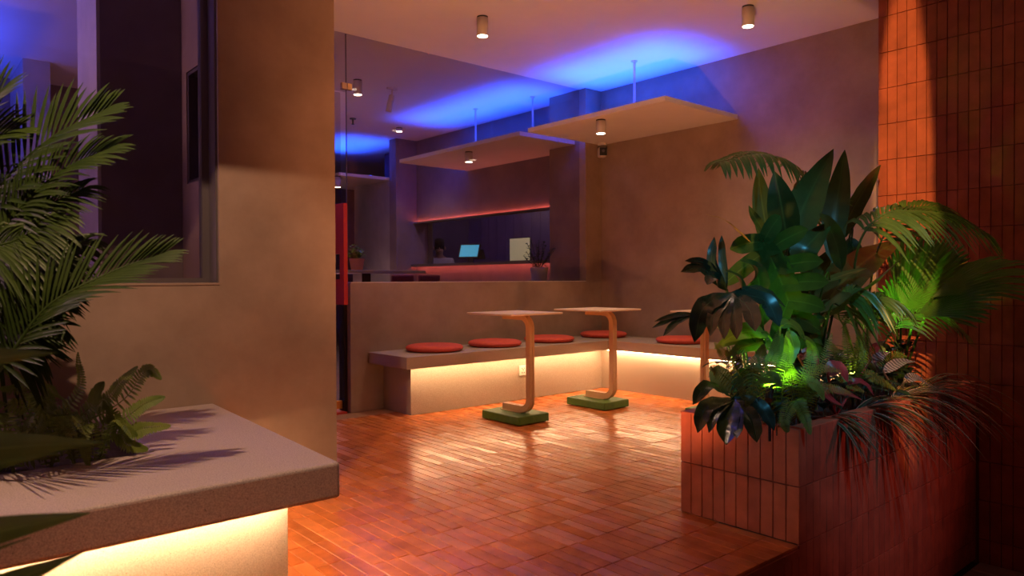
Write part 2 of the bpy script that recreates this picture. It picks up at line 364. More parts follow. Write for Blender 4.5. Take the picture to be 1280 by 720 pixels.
# street paving in irregular slabs
random.seed(5); G = {}
for i in range(9):
    for j in range(7): G[i, j] = Vector((1.6+i*0.48+random.uniform(-.1, .1), -1.5+j*0.5+random.uniform(-.1, .1), 0))
for i in range(8):
    for j in range(6):
        q = [G[i, j], G[i+1, j], G[i+1, j+1], G[i, j+1]]; c = sum(q, Vector())/4
        q = [c+(p-c)*0.965 for p in q]; q = [Vector((min(p.x, 5.04), min(p.y, 1.49), 0)) for p in q]
        if max(p.x for p in q)-min(p.x for p in q) < 0.06 or max(p.y for p in q)-min(p.y for p in q) < 0.06: continue
        b = MB(); zt = -0.612+random.uniform(-.004, .004)
        b.add([(p.x, p.y, -0.64) for p in q]+[(p.x, p.y, zt) for p in q], [(4, 5, 6, 7)]+[(k, (k+1) % 4, (k+1) % 4+4, k+4) for k in range(4)])
        b.obj('paving_slab', 'stone', ground, bevel=0.006, seg=1)

# concrete walls
struct('wall_right', 'concrete', [(XR, XR+0.25, -2.0, 5.60, -0.6, ZC)], 'tall grey-brown concrete wall right of the bench')
struct('wall_back', 'concrete', [(2.985, 5.865, YW, 5.745, 0, 1.098), (5.862, 6.30, YW, 6.115, 0, ZC)], 'low concrete wall under the glass with a corner pier')
sill2 = struct('trim_1', 'white_metal', [(2.99, 5.862, YW-0.002, 5.63, 1.098, 1.105)], 'thin pale sill on top of the low back wall')
# left wall block with the window and the little through-window of the nook
XF, YF, XJ = 1.937, 3.765, 1.294
struct('wall_left', 'concrete', [(-5, XJ, YF, 3.955, -0.1, 1.098), (XJ, XF, YF, 3.95, 0, ZC), (XJ, XF, 4.27, 5.62, 0, ZC),
        (XJ, XF, 3.95, 4.27, 0, 1.66), (XJ, XF, 3.95, 4.27, 2.28, ZC), (-5, XJ, YF, 3.955, 3.0, ZC)], 'concrete wall left of the porch beside the dark window')
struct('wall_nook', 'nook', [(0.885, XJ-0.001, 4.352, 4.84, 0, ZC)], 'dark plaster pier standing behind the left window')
struct('shade_beam', 'concrete', [(-4, 1.93, 2.55, 2.60, 2.55, ZC)], 'added unseen beam that keeps the counter spot off the upper left wall')  # added out of view to cast the straight shadow edge on the left wall
struct('lit_side_panel', 'grey_wall', [(0.868, 0.8845, 4.353, 4.84, 0, ZC)], 'paler panel standing for the light on the pier side behind the left window')  # light on this side of the pier put into a paler material
struct('wall_inner_left', 'inner_wall', [(-5, 2.2, 9.12, 9.3, 0, ZC)], 'dim plaster wall deep inside behind the left window')
struct('wall_inner_pier', 'grey_wall', [(1.02, 1.24, 8.2, 9.11, 0, ZC)], 'pale pier lit blue deep behind the left window')
# inner right wall with the serving hatch
struct('wall_inner_right', 'inner_wall', [(6.14, 6.34, 6.116, 9.31, 0, 1.335), (6.14, 6.34, 6.116, 9.31, 1.985, ZC), (6.14, 6.34, 6.116, 6.30, 1.335, 1.985)], 'plum plaster wall with a long serving hatch')
struct('wall_inner_far', 'inner_wall', [(5.78, 6.34, 9.312, 9.50, 0, ZC)], 'narrow plum wall at the far end of the hatch')
struct('wall_inner_grey', 'grey_wall', [(5.781, 6.1, 9.502, 10.58, 0, 2.62)], 'grey plaster wall standing past the plum wall')
struct('wall_far', 'inner_wall', [(-5, 8.6, 13.9, 14.1, 0, ZC)], 'dark wall at the very back of the bar')
struct('wall_kitchen', 'purple_panel', [(8.0, 8.2, 5.9, 10.6, 0, ZC), (6.36, 8.0, 10.45, 10.6, 0, ZC), (6.36, 8.0, 5.9, 6.1, 0, ZC)], 'purple panelled back wall of the kitchen')
kp = bpy.data.objects['wall_kitchen']
for i in range(19):
    box('wood_panel', 'purple_panel', 7.982, 7.999, 6.12+i*0.22, 6.335+i*0.22, 0.2, 3.1, kp, bevel=0.003)

# tiled wall on the right
tw = struct('wall_tiled', 'wall_grout', [(XT+0.012, 5.75, -3.0, 2.105, -0.75, ZC)], 'terracotta tiled wall at the right edge')
PW, PH = 0.0600, 0.2385
wt = tile_mesh('wall_tile', PW-0.0035, PH-0.0035, 0.013, 0.0012, False)
RZ = Matrix.Rotation(-math.pi/2, 4, 'Z'); xf = []
for c in range(0, 52):
    for k in range(-3, 14):
        z = (k+0.5)*PH
        if z > ZC: continue
        y = 2.105-(c+0.5)*PW
        if 1.53 < y < 2.12 and z < 0.25: continue           # behind the planter soil
        xf.append(Matrix.Translation((XT+0.013+random.gauss(0, 0.0008), y, z)) @ RZ @ tilt(0.005))
place_tiles('wall_tile', wt, xf, 'wall_tile', tw)

# ------------------------------------------------------------------ tiled planter
pl = thing('tiled_planter', (2.9, 1.82, 0), 'waist-low planter box clad in upright terracotta tiles', 'planter')
pb = MB(); X0, X1, Y0, Y1, ZT = 2.909, XT-0.002, 1.531, 2.122, 0.474
for q in ((X0, X0+0.05, Y0, Y1), (X0+0.05, X1, Y0, Y0+0.05), (X0+0.05, X1, Y1-0.05, Y1)): pb.box(*q, -0.62, ZT)
o = pb.obj('core', 'dark_grout', pl); o.matrix_parent_inverse = Matrix.Translation((-2.9, -1.82, 0))
def child_world(o, par):
    o.parent = par; o.matrix_parent_inverse = Matrix.Translation(-Vector(par.location)) if par.rotation_euler.z == 0 else (Matrix.Translation(par.location) @ Matrix.Rotation(par.rotation_euler.z, 4, 'Z')).inverted()
    return o
pt = tile_mesh('planter_tile', PX-0.0038, 0.2378, 0.013, 0.0013, False); pt.materials.append(M['wall_tile'])
pshort = tile_mesh('planter_tile_cut', PX-0.0038, 0.125, 0.013, 0.0013, False); pshort.materials.append(M['wall_tile'])
for r_ in range(2):
    for c in range(10):
        o = link('planter_tile', pt, None, pl); child_world(o, pl)
        o.matrix_basis = Matrix.Translation((2.910, 2.119-(c+0.5)*0.0600, 0.003+0.2415*(r_+0.5))) @ RZ @ tilt(0.004)
for r_ in range(-2, 2):
    for c in range(36):
        o = link('planter_tile', pt, None, pl); child_world(o, pl)
        o.matrix_basis = Matrix.Translation((2.897+(c+0.5)*0.0603, 1.532, 0.003+0.2415*(r_+0.5))) @ tilt(0.004)
for c in range(36):
    o = link('planter_tile', pshort, None, pl); child_world(o, pl)
    o.matrix_basis = Matrix.Translation((2.897+(c+0.5)*0.0603, 1.532, -0.545)) @ tilt(0.004)
b = MB(); b.box(2.899, 2.965, 1.521, 2.122, 0.4745, 0.4865); child_world(b.obj('rim', 'wall_tile', pl, bevel=0.003), pl)
b = MB(); b.box(2.966, X1, 1.521, 1.587, 0.4745, 0.4865); child_world(b.obj('rim', 'wall_tile', pl, bevel=0.003), pl)
b = MB(); b.box(2.966, X1, 2.066, 2.122, 0.4745, 0.4865); child_world(b.obj('rim', 'wall_tile', pl, bevel=0.003), pl)
b = MB(); b.box(2.96, X1, 1.582, 2.071, 0.30, 0.445); child_world(b.obj('soil', 'soil', pl), pl)

# ------------------------------------------------------------------ counter with plant pocket on the left
ct = thing('stone_counter', (0, 2.3, 0), 'thick speckled stone counter with plant pocket and warm underlight', 'counter')
xs = lambda y: 1.171+(1.259-1.171)*(y-2.251)/(3.765-2.251)
ys = [2.251, 2.84, 3.62, 3.764]; cols_x = lambda y: [-1.6, -1.3, 0.735, xs(y)]
bm = bmesh.new(); V = {}
for zi, z in enumerate((0.382, 0.504)):
    for j, y in enumerate(ys):
        for i, x in enumerate(cols_x(y)): V[i, j, zi] = bm.verts.new((x, y, z))
def quad(*k): bm.faces.new([V[q] for q in k])
for i in range(3):
    for j in range(3):
        if (i, j) == (1, 1): continue
        quad((i, j, 1), (i+1, j, 1), (i+1, j+1, 1), (i, j+1, 1)); quad((i, j, 0), (i, j+1, 0), (i+1, j+1, 0), (i+1, j, 0))
for k in range(3):
    quad((k, 0, 0), (k+1, 0, 0), (k+1, 0, 1), (k, 0, 1)); quad((k+1, 3, 0), (k, 3, 0), (k, 3, 1), (k+1, 3, 1))
    quad((3, k, 0), (3, k+1, 0), (3, k+1, 1), (3, k, 1)); quad((0, k+1, 0), (0, k, 0), (0, k, 1), (0, k+1, 1))
quad((1, 1, 0), (1, 1, 1), (2, 1, 1), (2, 1, 0)); quad((2, 1, 0), (2, 1, 1), (2, 2, 1), (2, 2, 0)); quad((2, 2, 0), (2, 2, 1), (1, 2, 1), (1, 2, 0)); quad((1, 2, 0), (1, 2, 1), (1, 1, 1), (1, 1, 0))
bm.normal_update()
bmesh.ops.bevel(bm, geom=[e for e in bm.edges if e.calc_face_angle(0) > 0.6], offset=0.012, segments=3, affect='EDGES', profile=0.5)
me = bpy.data.meshes.new('slab'); bm.to_mesh(me); bm.free()
child_world(link('slab', me, 'terrazzo', ct), ct)
child_world(box('base', 'counter_base', -1.5, 1.05, 2.401, 3.763, 0.0, 0.3815, ct, bevel=0.004), ct)
child_world(box('soil', 'soil', -1.299, 0.734, 2.841, 3.619, 0.3818, 0.455, ct), ct)
child_world(box('led_strip', 'led_warm', -1.45, 1.04, 2.330, 2.342, 0.373, 0.3815, ct), ct)
child_world(box('led_strip', 'led_warm', 1.115, 1.127, 2.36, 3.72, 0.373, 0.3815, ct), ct)

# ------------------------------------------------------------------ L-shaped bench
bn = thing('corner_bench', (3.3, 5.2, 0), 'L-shaped concrete bench with warm light under its slab', 'bench')
b = MB()
o8 = [(3.152, 4.935), (5.535, 4.935), (5.535, 2.25), (XR-0.001, 2.25), (XR-0.001, YW-0.001), (3.152, YW-0.001)]
b.add([(x, y, 0.406) for x, y in o8]+[(x, y, 0.504) for x, y in o8], [(5, 4, 3, 2, 1, 0), (6, 7, 8, 9, 10, 11)]+[(k, (k+1) % 6, (k+1) % 6+6, k+6) for k in range(6)])
child_world(b.obj('slab', 'concrete_bench', bn, bevel=0.004), bn)
b = MB()
o8 = [(3.300, 5.107), (5.635, 5.107), (5.635, 2.25), (XR-0.001, 2.25), (XR-0.001, YW-0.001), (3.300, YW-0.001)]
b.add([(x, y, 0.0) for x, y in o8]+[(x, y, 0.4055) for x, y in o8], [(5, 4, 3, 2, 1, 0), (6, 7, 8, 9, 10, 11)]+[(k, (k+1) % 6, (k+1) % 6+6, k+6) for k in range(6)])
child_world(b.obj('base', 'concrete_bench', bn), bn)
child_world(box('led_strip', 'led_warm', 3.26, 5.56, 4.998, 5.010, 0.3975, 0.4055, bn), bn)
child_world(box('led_strip', 'led_warm', 5.590, 5.602, 2.30, 4.99, 0.3975, 0.4055, bn), bn)

def atx(px, py, X):
    d = _rt*((px-640)/CAM_F) - _up*((py-360)/CAM_F) + _fw
    return Vector((0, 0, EYE)) + d*(X/d.x)
# ------------------------------------------------------------------ windows and door
w1 = struct('window_1', 'frame', [(1.250, 1.292, 3.885, 3.935, 1.111, 2.998), (-4.9, 1.250, 3.885, 3.935, 1.111, 1.135), (-4.9, 1.250, 3.885, 3.935, 2.96, 2.998)], 'large dark window in the left wall')
box('pane', 'pane_dark', -4.9, 1.252, 3.906, 3.914, 1.13, 2.97, w1)
box('window_sill', 'concrete', -4.99, 1.2935, YF-0.004, 3.955, 1.0985, 1.1105, w1, bevel=0.002)
box('jamb_trim', 'frame', 1.284, 1.2935, YF+0.02, 3.884, 1.111, 2.998, w1)
w3 = struct('window_3', 'frame', [(1.30, 1.93, 3.952, 3.972, 1.662, 2.278), (1.30, 1.93, 4.248, 4.268, 1.662, 2.278), (1.30, 1.93, 3.972, 4.248, 1.662, 1.68), (1.30, 1.93, 3.972, 4.248, 2.26, 2.278)], 'small framed window in the nook beside the dark pier')
box('pane', 'pane', 1.60, 1.606, 3.972, 4.248, 1.68, 2.26, w3)
w2 = struct('window_2', 'frame', [(3.008, 3.0125, 5.634, 5.648, 1.106, 3.221)], 'tall frameless glass wall above the low wall')
box('pane', 'pane', 3.0127, 5.861, 5.636, 5.644, 1.106, 3.2215, w2)
box('transom_pane', 'pane', 1.939, 3.0078, 5.636, 5.644, 2.725, 3.2215, w2)
d1 = struct('door_1', 'dark_metal', [(2.955, 2.984, 5.60, 5.69, 0.0, 1.098)], 'glass door with red pull beside the low wall')
box('pane', 'pane', 1.939, 2.953, 5.636, 5.645, 0.10, 2.71, d1)
box('threshold', 'red_paint', 1.939, 2.954, 5.55, 5.72, -0.003, 0.012, d1)
box('door_shoe', 'brass', 2.60, 2.952, 5.625, 5.656, 0.03, 0.10, d1, bevel=0.004)
for xh in (2.965, 3.015):
    box('hinge', 'brass', xh, xh+0.045, 5.622, 5.658, 2.745, 2.80, d1, bevel=0.003)
ya = 5.36; xa, xb = at(429.5, 300, ya).x, at(434.3, 300, ya).x
za, zb = at(434, 381, ya).z, at(434, 254, ya).z; s0, s1 = at(429, 349, ya).z, at(429, 317, ya).z
b = MB()
b.box(xa, xb, ya, 5.63, za, s0); b.box(xa, xb, ya, 5.63, s1, zb); b.box(xa, xb, ya, ya+0.07, s0, s1)
b.obj('pull_handle', 'red_paint', d1)

# ------------------------------------------------------------------ hanging boards, rods, downlights
def board(name, x0, x1, y0, y1, label, rods, led, z=2.622, th=0.045, sx=0.85, notch=None, spr=80):
    t = thing(name, (x0, y0, z), label, 'shelf', 'hanging light boards')
    q = MB()
    if notch: q.add([(x, y, zz) for zz in (z, z+th) for x, y in ((x0, notch[1]), (notch[0], notch[1]), (notch[0], y0), (x1, y0), (x1, y1), (x0, y1))], [(5, 4, 3, 2, 1, 0), (6, 7, 8, 9, 10, 11)]+[(k, (k+1) % 6, (k+1) % 6+6, k+6) for k in range(6)])
    else: q.box(x0, x1, y0, y1, z, z+th)
    child_world(q.obj('panel', 'board', t, bevel=0.002), t)
    for rx, ry in rods:
        q = MB(); q.tube([(rx, ry, z+th), (rx, ry, ZC-0.012)], 0.012, 10); q.lathe([(0.03, 0), (0.03, 0.012)], (rx, ry, ZC-0.0125), 14)
        child_world(q.obj('rod', 'rod', t, smooth=False), t)
    if led:
        lx, l0, l1, e = led
        child_world(box('led_strip', 'led_blue', lx-0.008, lx+0.008, l0, l1, z+th, z+th+0.012, t), t)
        L = lamp('AREA', 'led_light', (lx-x0, (l0+l1)/2-y0, th+0.03), e, (0.010, 0.070, 1.0), parent=t, shape='RECTANGLE', size=sx, size_y=l1-l0, spread=R(spr))
        L.rotation_euler = (math.pi, 0, 0)
    return t
b1 = board('hanging_board', 5.005, XR-0.002, 3.815, YW-0.002, 'cream hanging board with blue light in front of the glass', [(5.50, 4.554)], (5.56, 3.93, 5.50, 38))
b2 = board('hanging_board', 5.035, 6.135, 6.125, 8.03, 'cream hanging board with blue light behind the glass, above the hatch', [(5.54, 7.087), (5.67, 6.19)], (5.50, 5.85, 8.2, 43), notch=(5.858, 5.70), sx=0.75)
b3 = board('hanging_board', 4.96, 6.1, 9.52, 10.9, 'cream hanging board deep inside on top of the grey wall', [(5.3, 10.4)], (5.5, 9.55, 10.85, 24))
b4 = board('hanging_board', -0.6, 0.55, 6.6, 9.0, 'hanging board with blue light deep behind the left window', [(0.0, 7.4)], (0.0, 6.7, 9.0, 50), spr=150)
for i, (yb, py) in enumerate(((11.4, 181), (12.4, 198))):
    zz = at(456, py, yb).z
    board('hanging_board', 5.2, 7.6, yb, yb+0.7, ('uppermost' if i == 0 else 'middle') + ' of the blue-lit boards at the back of the bar', [(5.6, yb+0.2), (7.2, yb+0.2)], (6.4, yb+0.02, yb+0.6, 22), z=zz, th=0.035, sx=2.2)
board('hanging_board', -1.2, 0.05, 4.3, 5.6, 'added unseen board whose blue light tints the pier behind the left window', [(-0.5, 4.9)], (-0.35, 4.35, 5.5, 22), z=2.02, spr=176)  # out-of-view board added to throw blue light onto the pier side
# small sensor boxes on the front board
s = thing('sensor', (5.86, 3.96, 2.667), 'tiny white sensor box on top of the front hanging board', 'sensor'); box('housing', 'white_metal', -0.03, 0.03, -0.02, 0.02, 0, 0.025, s, bevel=0.004); box('lens', 'black', -0.031, -0.0301, -0.008, 0.008, 0.006, 0.018, s)

def downlight(loc, label, e, rad=0.046, hh=0.155, size=95, col=(1.0, 0.66, 0.40)):
    t = thing('downlight', loc, label, 'lamp', 'cylinder downlights')
    q = MB(); q.lathe([(rad*0.96, -0.012), (rad*0.96, 0)], n=24); q.obj('ceiling_plate', 'dark_metal', t)
    q = MB(); n = 28; prof = [(rad*0.90, -hh+0.012), (rad*0.93, -hh), (rad, -hh+0.001), (rad, -0.0125)]
    q.lathe(prof, n=n); q.obj('housing', 'white_metal', t, smooth=True)
    q = MB(); q.lathe([(rad*0.86, -hh-0.001), (rad*0.86, -hh+0.004)], n=n); q.obj('diffuser', 'disc', t)
    if e: lamp('SPOT', 'beam', (0, 0, -hh-0.012), e, col, (0, 0, -3), parent=t, spot_size=R(size), spot_blend=0.85, shadow_soft_size=0.035)
    return t
downlight((3.652, 4.577, ZC), 'cylinder downlight on the porch ceiling nearest the left wall', 70)
downlight((5.078, 3.081, ZC), 'cylinder downlight on the porch ceiling near the right wall', 85, size=125)
downlight((5.135, 4.658, 2.622), 'cylinder downlight under the front hanging board above the bench corner', 32, hh=0.13)
downlight((3.797, 6.862, ZC), 'cylinder downlight behind the glass near the brass hinge', 70)
downlight((5.427, 8.655, ZC), 'small downlight on the inner ceiling at the far plum wall', 50, hh=0.05)
downlight((5.224, 6.815, 2.622), 'cylinder downlight under the inner hanging board', 16, hh=0.12)
downlight((4.98, 9.6, 2.622), 'small downlight under the deep inner hanging board', 30, hh=0.16)
t = thing('spotlight', (4.242, 6.906, ZC), 'tilted white ceiling spotlight behind the glass', 'lamp')
q = MB(); q.box(-0.06, 0.06, -0.015, 0.015, -0.02, 0); q.obj('bracket', 'white_metal', t)
q = MB(); q.tube([(0, 0, -0.02), (0, 0, -0.09)], 0.008); q.obj('stem', 'white_metal', t)
q = MB(); q.tube([(0, 0.0, -0.08), (-0.03, 0.03, -0.26)], 0.032, 14); q.obj('head', 'white_metal', t)
t = thing('sprinkler', (4.645, 8.527, ZC), 'little ceiling sprinkler behind the glass', 'sprinkler')
q = MB(); q.lathe([(0.04, -0.012), (0.045, 0)], n=16); q.obj('plate', 'dark_metal', t)
q = MB(); q.lathe([(0.018, -0.08), (0.018, -0.07), (0.01, -0.065), (0.012, -0.012)], n=12); q.obj('nozzle', 'dark_metal', t)
# camera under the front board
t = thing('security_camera', (6.03, 5.45, 2.622), 'white security camera with black face in the bench corner', 'camera')
q = MB(); q.lathe([(0.05, -0.03), (0.055, 0)], n=18); q.obj('mount', 'white_metal', t)
q = MB(); q.box(-0.05, 0.05, -0.07, 0.07, -0.155, -0.045); hb = q.obj('body', 'white_metal', t, bevel=0.028, seg=4); hb.rotation_euler = (0, 0, R(-38))
q = MB(); q.box(-0.041, 0.041, -0.0735, -0.068, -0.146, -0.057); fb = q.obj('face', 'black', t, bevel=0.002); fb.rotation_euler = (0, 0, R(-38))
q = MB(); q.lathe([(0.016, 0), (0.016, 0.006)], n=14); lb = q.obj('lens', 'frame', fb); lb.matrix_basis = Matrix.Translation((0, -0.0735, -0.095)) @ Matrix.Rotation(math.pi/2, 4, 'X')

# ------------------------------------------------------------------ cushions, tables, socket
def cushion(x, y, label, rz=0, mat='cushion'):
    t = thing('cushion', (x, y, 0.505), label, 'cushion', 'round bench cushions', rz)
    prof = [(0.205, 0.0), (0.232, 0.006), (0.246, 0.018), (0.25, 0.028), (0.246, 0.039), (0.232, 0.049), (0.205, 0.055), (0.15, 0.058), (0.06, 0.0595), (0.012, 0.0595)]
    q = MB(); q.lathe(prof, n=48); q.obj('pad', mat, t, smooth=True)
    q = MB(); n = 48; q.tube([(0.2495*math.cos(2*math.pi*k/n), 0.2495*math.sin(2*math.pi*k/n), 0.028) for k in range(n+1)], 0.0022, 5); q.obj('seam', 'piping', t)
cushion(3.635, 5.245, 'round red cushion at the left end of the bench')
cushion(4.315, 5.245, 'round red cushion left of the nearer table pole')
cushion(5.015, 5.245, 'round red cushion between the two table poles')
cushion(5.850, 5.275, 'round red cushion in the inner corner of the bench')
cushion(5.850, 4.260, 'round red cushion on the right bench behind the big plants')

def make_table(loc, rz, label):
    t = thing('side_table', loc, label, 'table', 'C-shaped side tables', rz)
    q = MB(); q.box(-0.158, 0.158, -0.228, 0.228, 0.006, 0.072); q.obj('base_block', 'green_block', t, bevel=0.008)
    for sx in (-1, 1):
        for sy in (-1, 1):
            q = MB(); q.lathe([(0.018, 0), (0.018, 0.008)], (sx*0.12, sy*0.19, 0), 10); q.obj('rubber_foot', 'black', t)
    def arc(z0, z1, y0, y1, r, th):
        pts = [(y1, z0)]; n = 8
        for k in range(n+1):
            a = math.pi/2*k/n; pts.append((y0+r-r*math.sin(a), z0+r-r*math.cos(a)))
        for k in range(n+1):
            a = math.pi/2*k/n; pts.append((y0+r-r*math.cos(a), z1-r+r*math.sin(a)))
        pts.append((y1, z1)); return pts
    outer = arc(0.078, 0.846, -0.205, 0.125, 0.105, 0); inner = arc(0.128, 0.804, -0.158, 0.125, 0.062, 0)
    def ribbon(x0, x1):
        q = MB(); n = len(outer)
        vs = [(x, y, z) for x in (x0, x1) for ring in (outer, inner) for y, z in ring]; fs = []
        for k in range(n-1):
            fs += [(k, k+1, n+k+1, n+k), (2*n+k+1, 2*n+k, 3*n+k, 3*n+k+1), (k+1, k, 2*n+k, 2*n+k+1), (n+k, n+k+1, 3*n+k+1, 3*n+k)]
        fs += [(0, n, 3*n, 2*n), (n-1, 3*n-1, 4*n-1, 2*n-1)]
        q.add(vs, fs); return q
    ribbon(-0.026, 0.004).obj('bent_frame', 'wood', t, bevel=0.0015, seg=1)
    ribbon(0.0065, 0.026).obj('bent_frame', 'wood', t, bevel=0.0015, seg=1)
    q = MB(); q.box(-0.034, 0.034, -0.10, 0.145, 0.0722, 0.0782); q.obj('foot_plate', 'wood', t)
    q = MB(); q.box(-0.272, 0.272, -0.272, 0.272, 0.8465, 0.8605); q.obj('tabletop', 'tabletop', t, bevel=0.0035)
    return t
make_table((3.812, 4.383, 0), 0, 'C-shaped wooden side table on green block nearest the left wall')
make_table((4.782, 4.385, 0), 0, 'C-shaped wooden side table on green block by the bench corner')
make_table((5.17, 3.415, 0), R(-90), 'C-shaped wooden side table mostly hidden behind the big plants')

t = thing('wall_socket', (4.535, 5.107, 0.27), 'white wall socket under a clear cover below the bench', 'socket')
q = MB(); q.box(-0.048, 0.048, -0.012, 0, -0.048, 0.048); pl8 = q.obj('plate', 'socket', t, bevel=0.003)
for hx, hz in ((-0.012, 0.02), (0.012, 0.02), (0, 0.006), (-0.012, -0.02), (0.012, -0.02)):
    q = MB(); q.box(hx-0.004, hx+0.004, -0.0128, -0.0118, hz-0.006, hz+0.006); q.obj('hole', 'black', t)
q = MB()
for bx in ((-0.06, 0.06, -0.045, -0.042, -0.062, 0.062), (-0.06, -0.057, -0.042, 0, -0.062, 0.062), (0.057, 0.06, -0.042, 0, -0.062, 0.062), (-0.057, 0.057, -0.042, 0, -0.062, -0.059)): q.box(*bx)
q.obj('clear_cover', 'acrylic', t)

# ------------------------------------------------------------------ inside the bar
hw = thing('serving_ledge', (6.14, 7.8, 1.335), 'dark serving ledge under the hatch with red underlight', 'counter')
child_world(box('top', 'dark_wall', 6.03, 6.36, 6.302, 9.308, 1.3355, 1.356, hw), hw)
child_world(box('led_strip', 'led_red', 6.05, 6.062, 6.31, 9.30, 1.322, 1.3345, hw), hw)
child_world(box('lip', 'dark_wall', 6.03, 6.046, 6.302, 9.308, 1.318, 1.3354, hw), hw)
hv = thing('hatch_cornice', (6.14, 7.8, 1.985), 'dark ledge above the hatch with red uplight', 'ledge')
child_world(box('shelf', 'dark_wall', 6.085, 6.1395, 6.12, 9.31, 1.968, 1.985, hv), hv)
child_world(box('lip', 'dark_wall', 6.085, 6.093, 6.12, 9.31, 1.9851, 1.9925, hv), hv)
child_world(box('led_strip', 'led_red', 6.116, 6.128, 6.125, 9.305, 1.9852, 1.992, hv), hv)
hp = tag(box('hatch_screen', 'dark_wall', 6.345, 6.365, 9.20, 10.4, 0.0, 2.6, bevel=0.004), 'dark upright panel at the far end of the hatch', 'panel')
yel = thing('pass_window_panel', (7.98, 9.0, 1.6), 'cream panel with added glow, standing for a lit pass window in the kitchen', 'panel')
p0, p1 = atx(637.5, 326, 7.97), atx(662, 297, 7.97)
child_world(box('sheet', 'glow_panel', 7.966, 7.976, p1.y, p0.y, p0.z, p1.z, yel), yel)
child_world(box('backing', 'black', 7.9765, 7.9815, p1.y-0.01, p0.y+0.02, p0.z-0.01, p1.z+0.01, yel), yel)
lamp('POINT', 'kitchen_fill', (7.0, 7.9, 2.9), 14.0, (0.62, 0.42, 1.0), shadow_soft_size=0.15)  # added dim purple fill for the kitchen, no lamp seen
lamp('POINT', 'kitchen_panel_fill', (7.55, 8.55, 2.35), 3.0, (1.0, 0.85, 0.5), shadow_soft_size=0.1)  # small warm fill added to bring up the cream panel
# till screen
pc = atx(588, 318, 6.26)
t = thing('till', (pc.x, pc.y, 1.3565), 'till with a glowing blue screen on the serving ledge', 'till', rz=R(-62))
q = MB(); q.box(-0.085, 0.085, -0.06, 0.06, 0, 0.012); q.obj('foot', 'black', t, bevel=0.003)
q = MB(); q.box(-0.04, 0.04, -0.005, 0.03, 0.012, 0.14); q.obj('stand', 'black', t)
q = MB(); q.box(-0.155, 0.155, -0.012, 0.012, -0.105, 0.105); sm_ = q.obj('monitor', 'black', t, bevel=0.004); sm_.location = (0, -0.03, 0.165); sm_.rotation_euler = (R(-24), 0, 0)
q = MB(); q.box(-0.138, 0.138, -0.0135, -0.0121, -0.09, 0.09); q.obj('screen', 'screen', sm_)
q = MB(); q.box(-0.09, 0.09, -0.008, 0.008, -0.08, 0.07); sb_ = q.obj('customer_display', 'black', t, bevel=0.003); sb_.location = (0.09, 0.07, 0.13); sb_.rotation_euler = (R(28), 0, 0)

# person behind the hatch
def skinned(name, verts, edges, rads, mat, parent, lev=2):
    me = bpy.data.meshes.new(name); me.from_pydata(verts, edges, []); me.update()
    o = link(name, me, mat, parent); md = o.modifiers.new('skin', 'SKIN'); md.use_smooth_shade = True
    for i, sv in enumerate(me.skin_vertices[0].data):
        r = rads[i]; sv.radius = r if isinstance(r, tuple) else (r, r); sv.use_root = (i == 0)
    sd = o.modifiers.new('sub', 'SUBSURF'); sd.levels = lev; sd.render_levels = lev
    return o
person = thing('person', (6.80, 9.66, 0), 'person in a white shirt with dark hair, head bowed, behind the hatch', 'person', rz=R(-35))
# body faces local -y, head bowed
bv = [(0, 0, 0.95), (0, 0, 1.12), (0, -0.02, 1.30), (0, -0.03, 1.42), (0, -0.045, 1.50), (0, -0.075, 1.56), (0, -0.10, 1.63),
      (-0.10, 0, 0.90), (-0.11, -0.01, 0.50), (-0.11, 0.02, 0.09), (-0.12, -0.10, 0.03), (0.10, 0, 0.90), (0.11, -0.01, 0.50), (0.11, 0.02, 0.09), (0.12, -0.10, 0.03),
      (-0.17, -0.02, 1.41), (-0.23, -0.02, 1.16), (-0.19, -0.22, 1.06), (-0.17, -0.29, 1.05), (0.17, -0.02, 1.41), (0.23, -0.02, 1.16), (0.19, -0.22, 1.06), (0.17, -0.29, 1.05)]
be = [(0, 1), (1, 2), (2, 3), (3, 4), (4, 5), (5, 6), (0, 7), (7, 8), (8, 9), (9, 10), (0, 11), (11, 12), (12, 13), (13, 14), (3, 15), (15, 16), (16, 17), (17, 18), (3, 19), (19, 20), (20, 21), (21, 22)]
br = [(0.16, 0.11), (0.15, 0.105), (0.17, 0.11), (0.14, 0.09), 0.055, 0.06, (0.085, 0.10), 0.09, 0.065, 0.045, 0.04, 0.09, 0.065, 0.045, 0.04, 0.06, 0.05, 0.04, 0.035, 0.06, 0.05, 0.04, 0.035]
skinned('body', bv, be, br, 'skin', person)
sv_ = bv[:4] + [(-0.17, -0.02, 1.41), (-0.22, -0.02, 1.22), (0.17, -0.02, 1.41), (0.22, -0.02, 1.22), (0, -0.035, 1.475)]
skinned('shirt', sv_, [(0, 1), (1, 2), (2, 3), (3, 4), (4, 5), (3, 6), (6, 7), (3, 8)], [(0.18, 0.13), (0.17, 0.125), (0.19, 0.13), (0.165, 0.115), 0.085, 0.075, 0.085, 0.075, 0.07], 'shirt', person)
skinned('trousers', [(0, 0, 0.96), (-0.10, 0, 0.88), (-0.11, -0.01, 0.50), (-0.11, 0.02, 0.08), (0.10, 0, 0.88), (0.11, -0.01, 0.50), (0.11, 0.02, 0.08)], [(0, 1), (1, 2), (2, 3), (0, 4), (4, 5), (5, 6)], [(0.165, 0.12), 0.105, 0.08, 0.065, 0.105, 0.08, 0.065], 'trousers', person)
skinned('hair', [(0, -0.06, 1.66), (0, -0.10, 1.715), (0, -0.15, 1.70), (0, -0.02, 1.62), (-0.07, -0.08, 1.67), (0.07, -0.08, 1.67)], [(0, 1), (1, 2), (0, 3), (0, 4), (0, 5)], [(0.10, 0.095), (0.095, 0.09), 0.06, 0.07, 0.05, 0.05], 'hair', person)
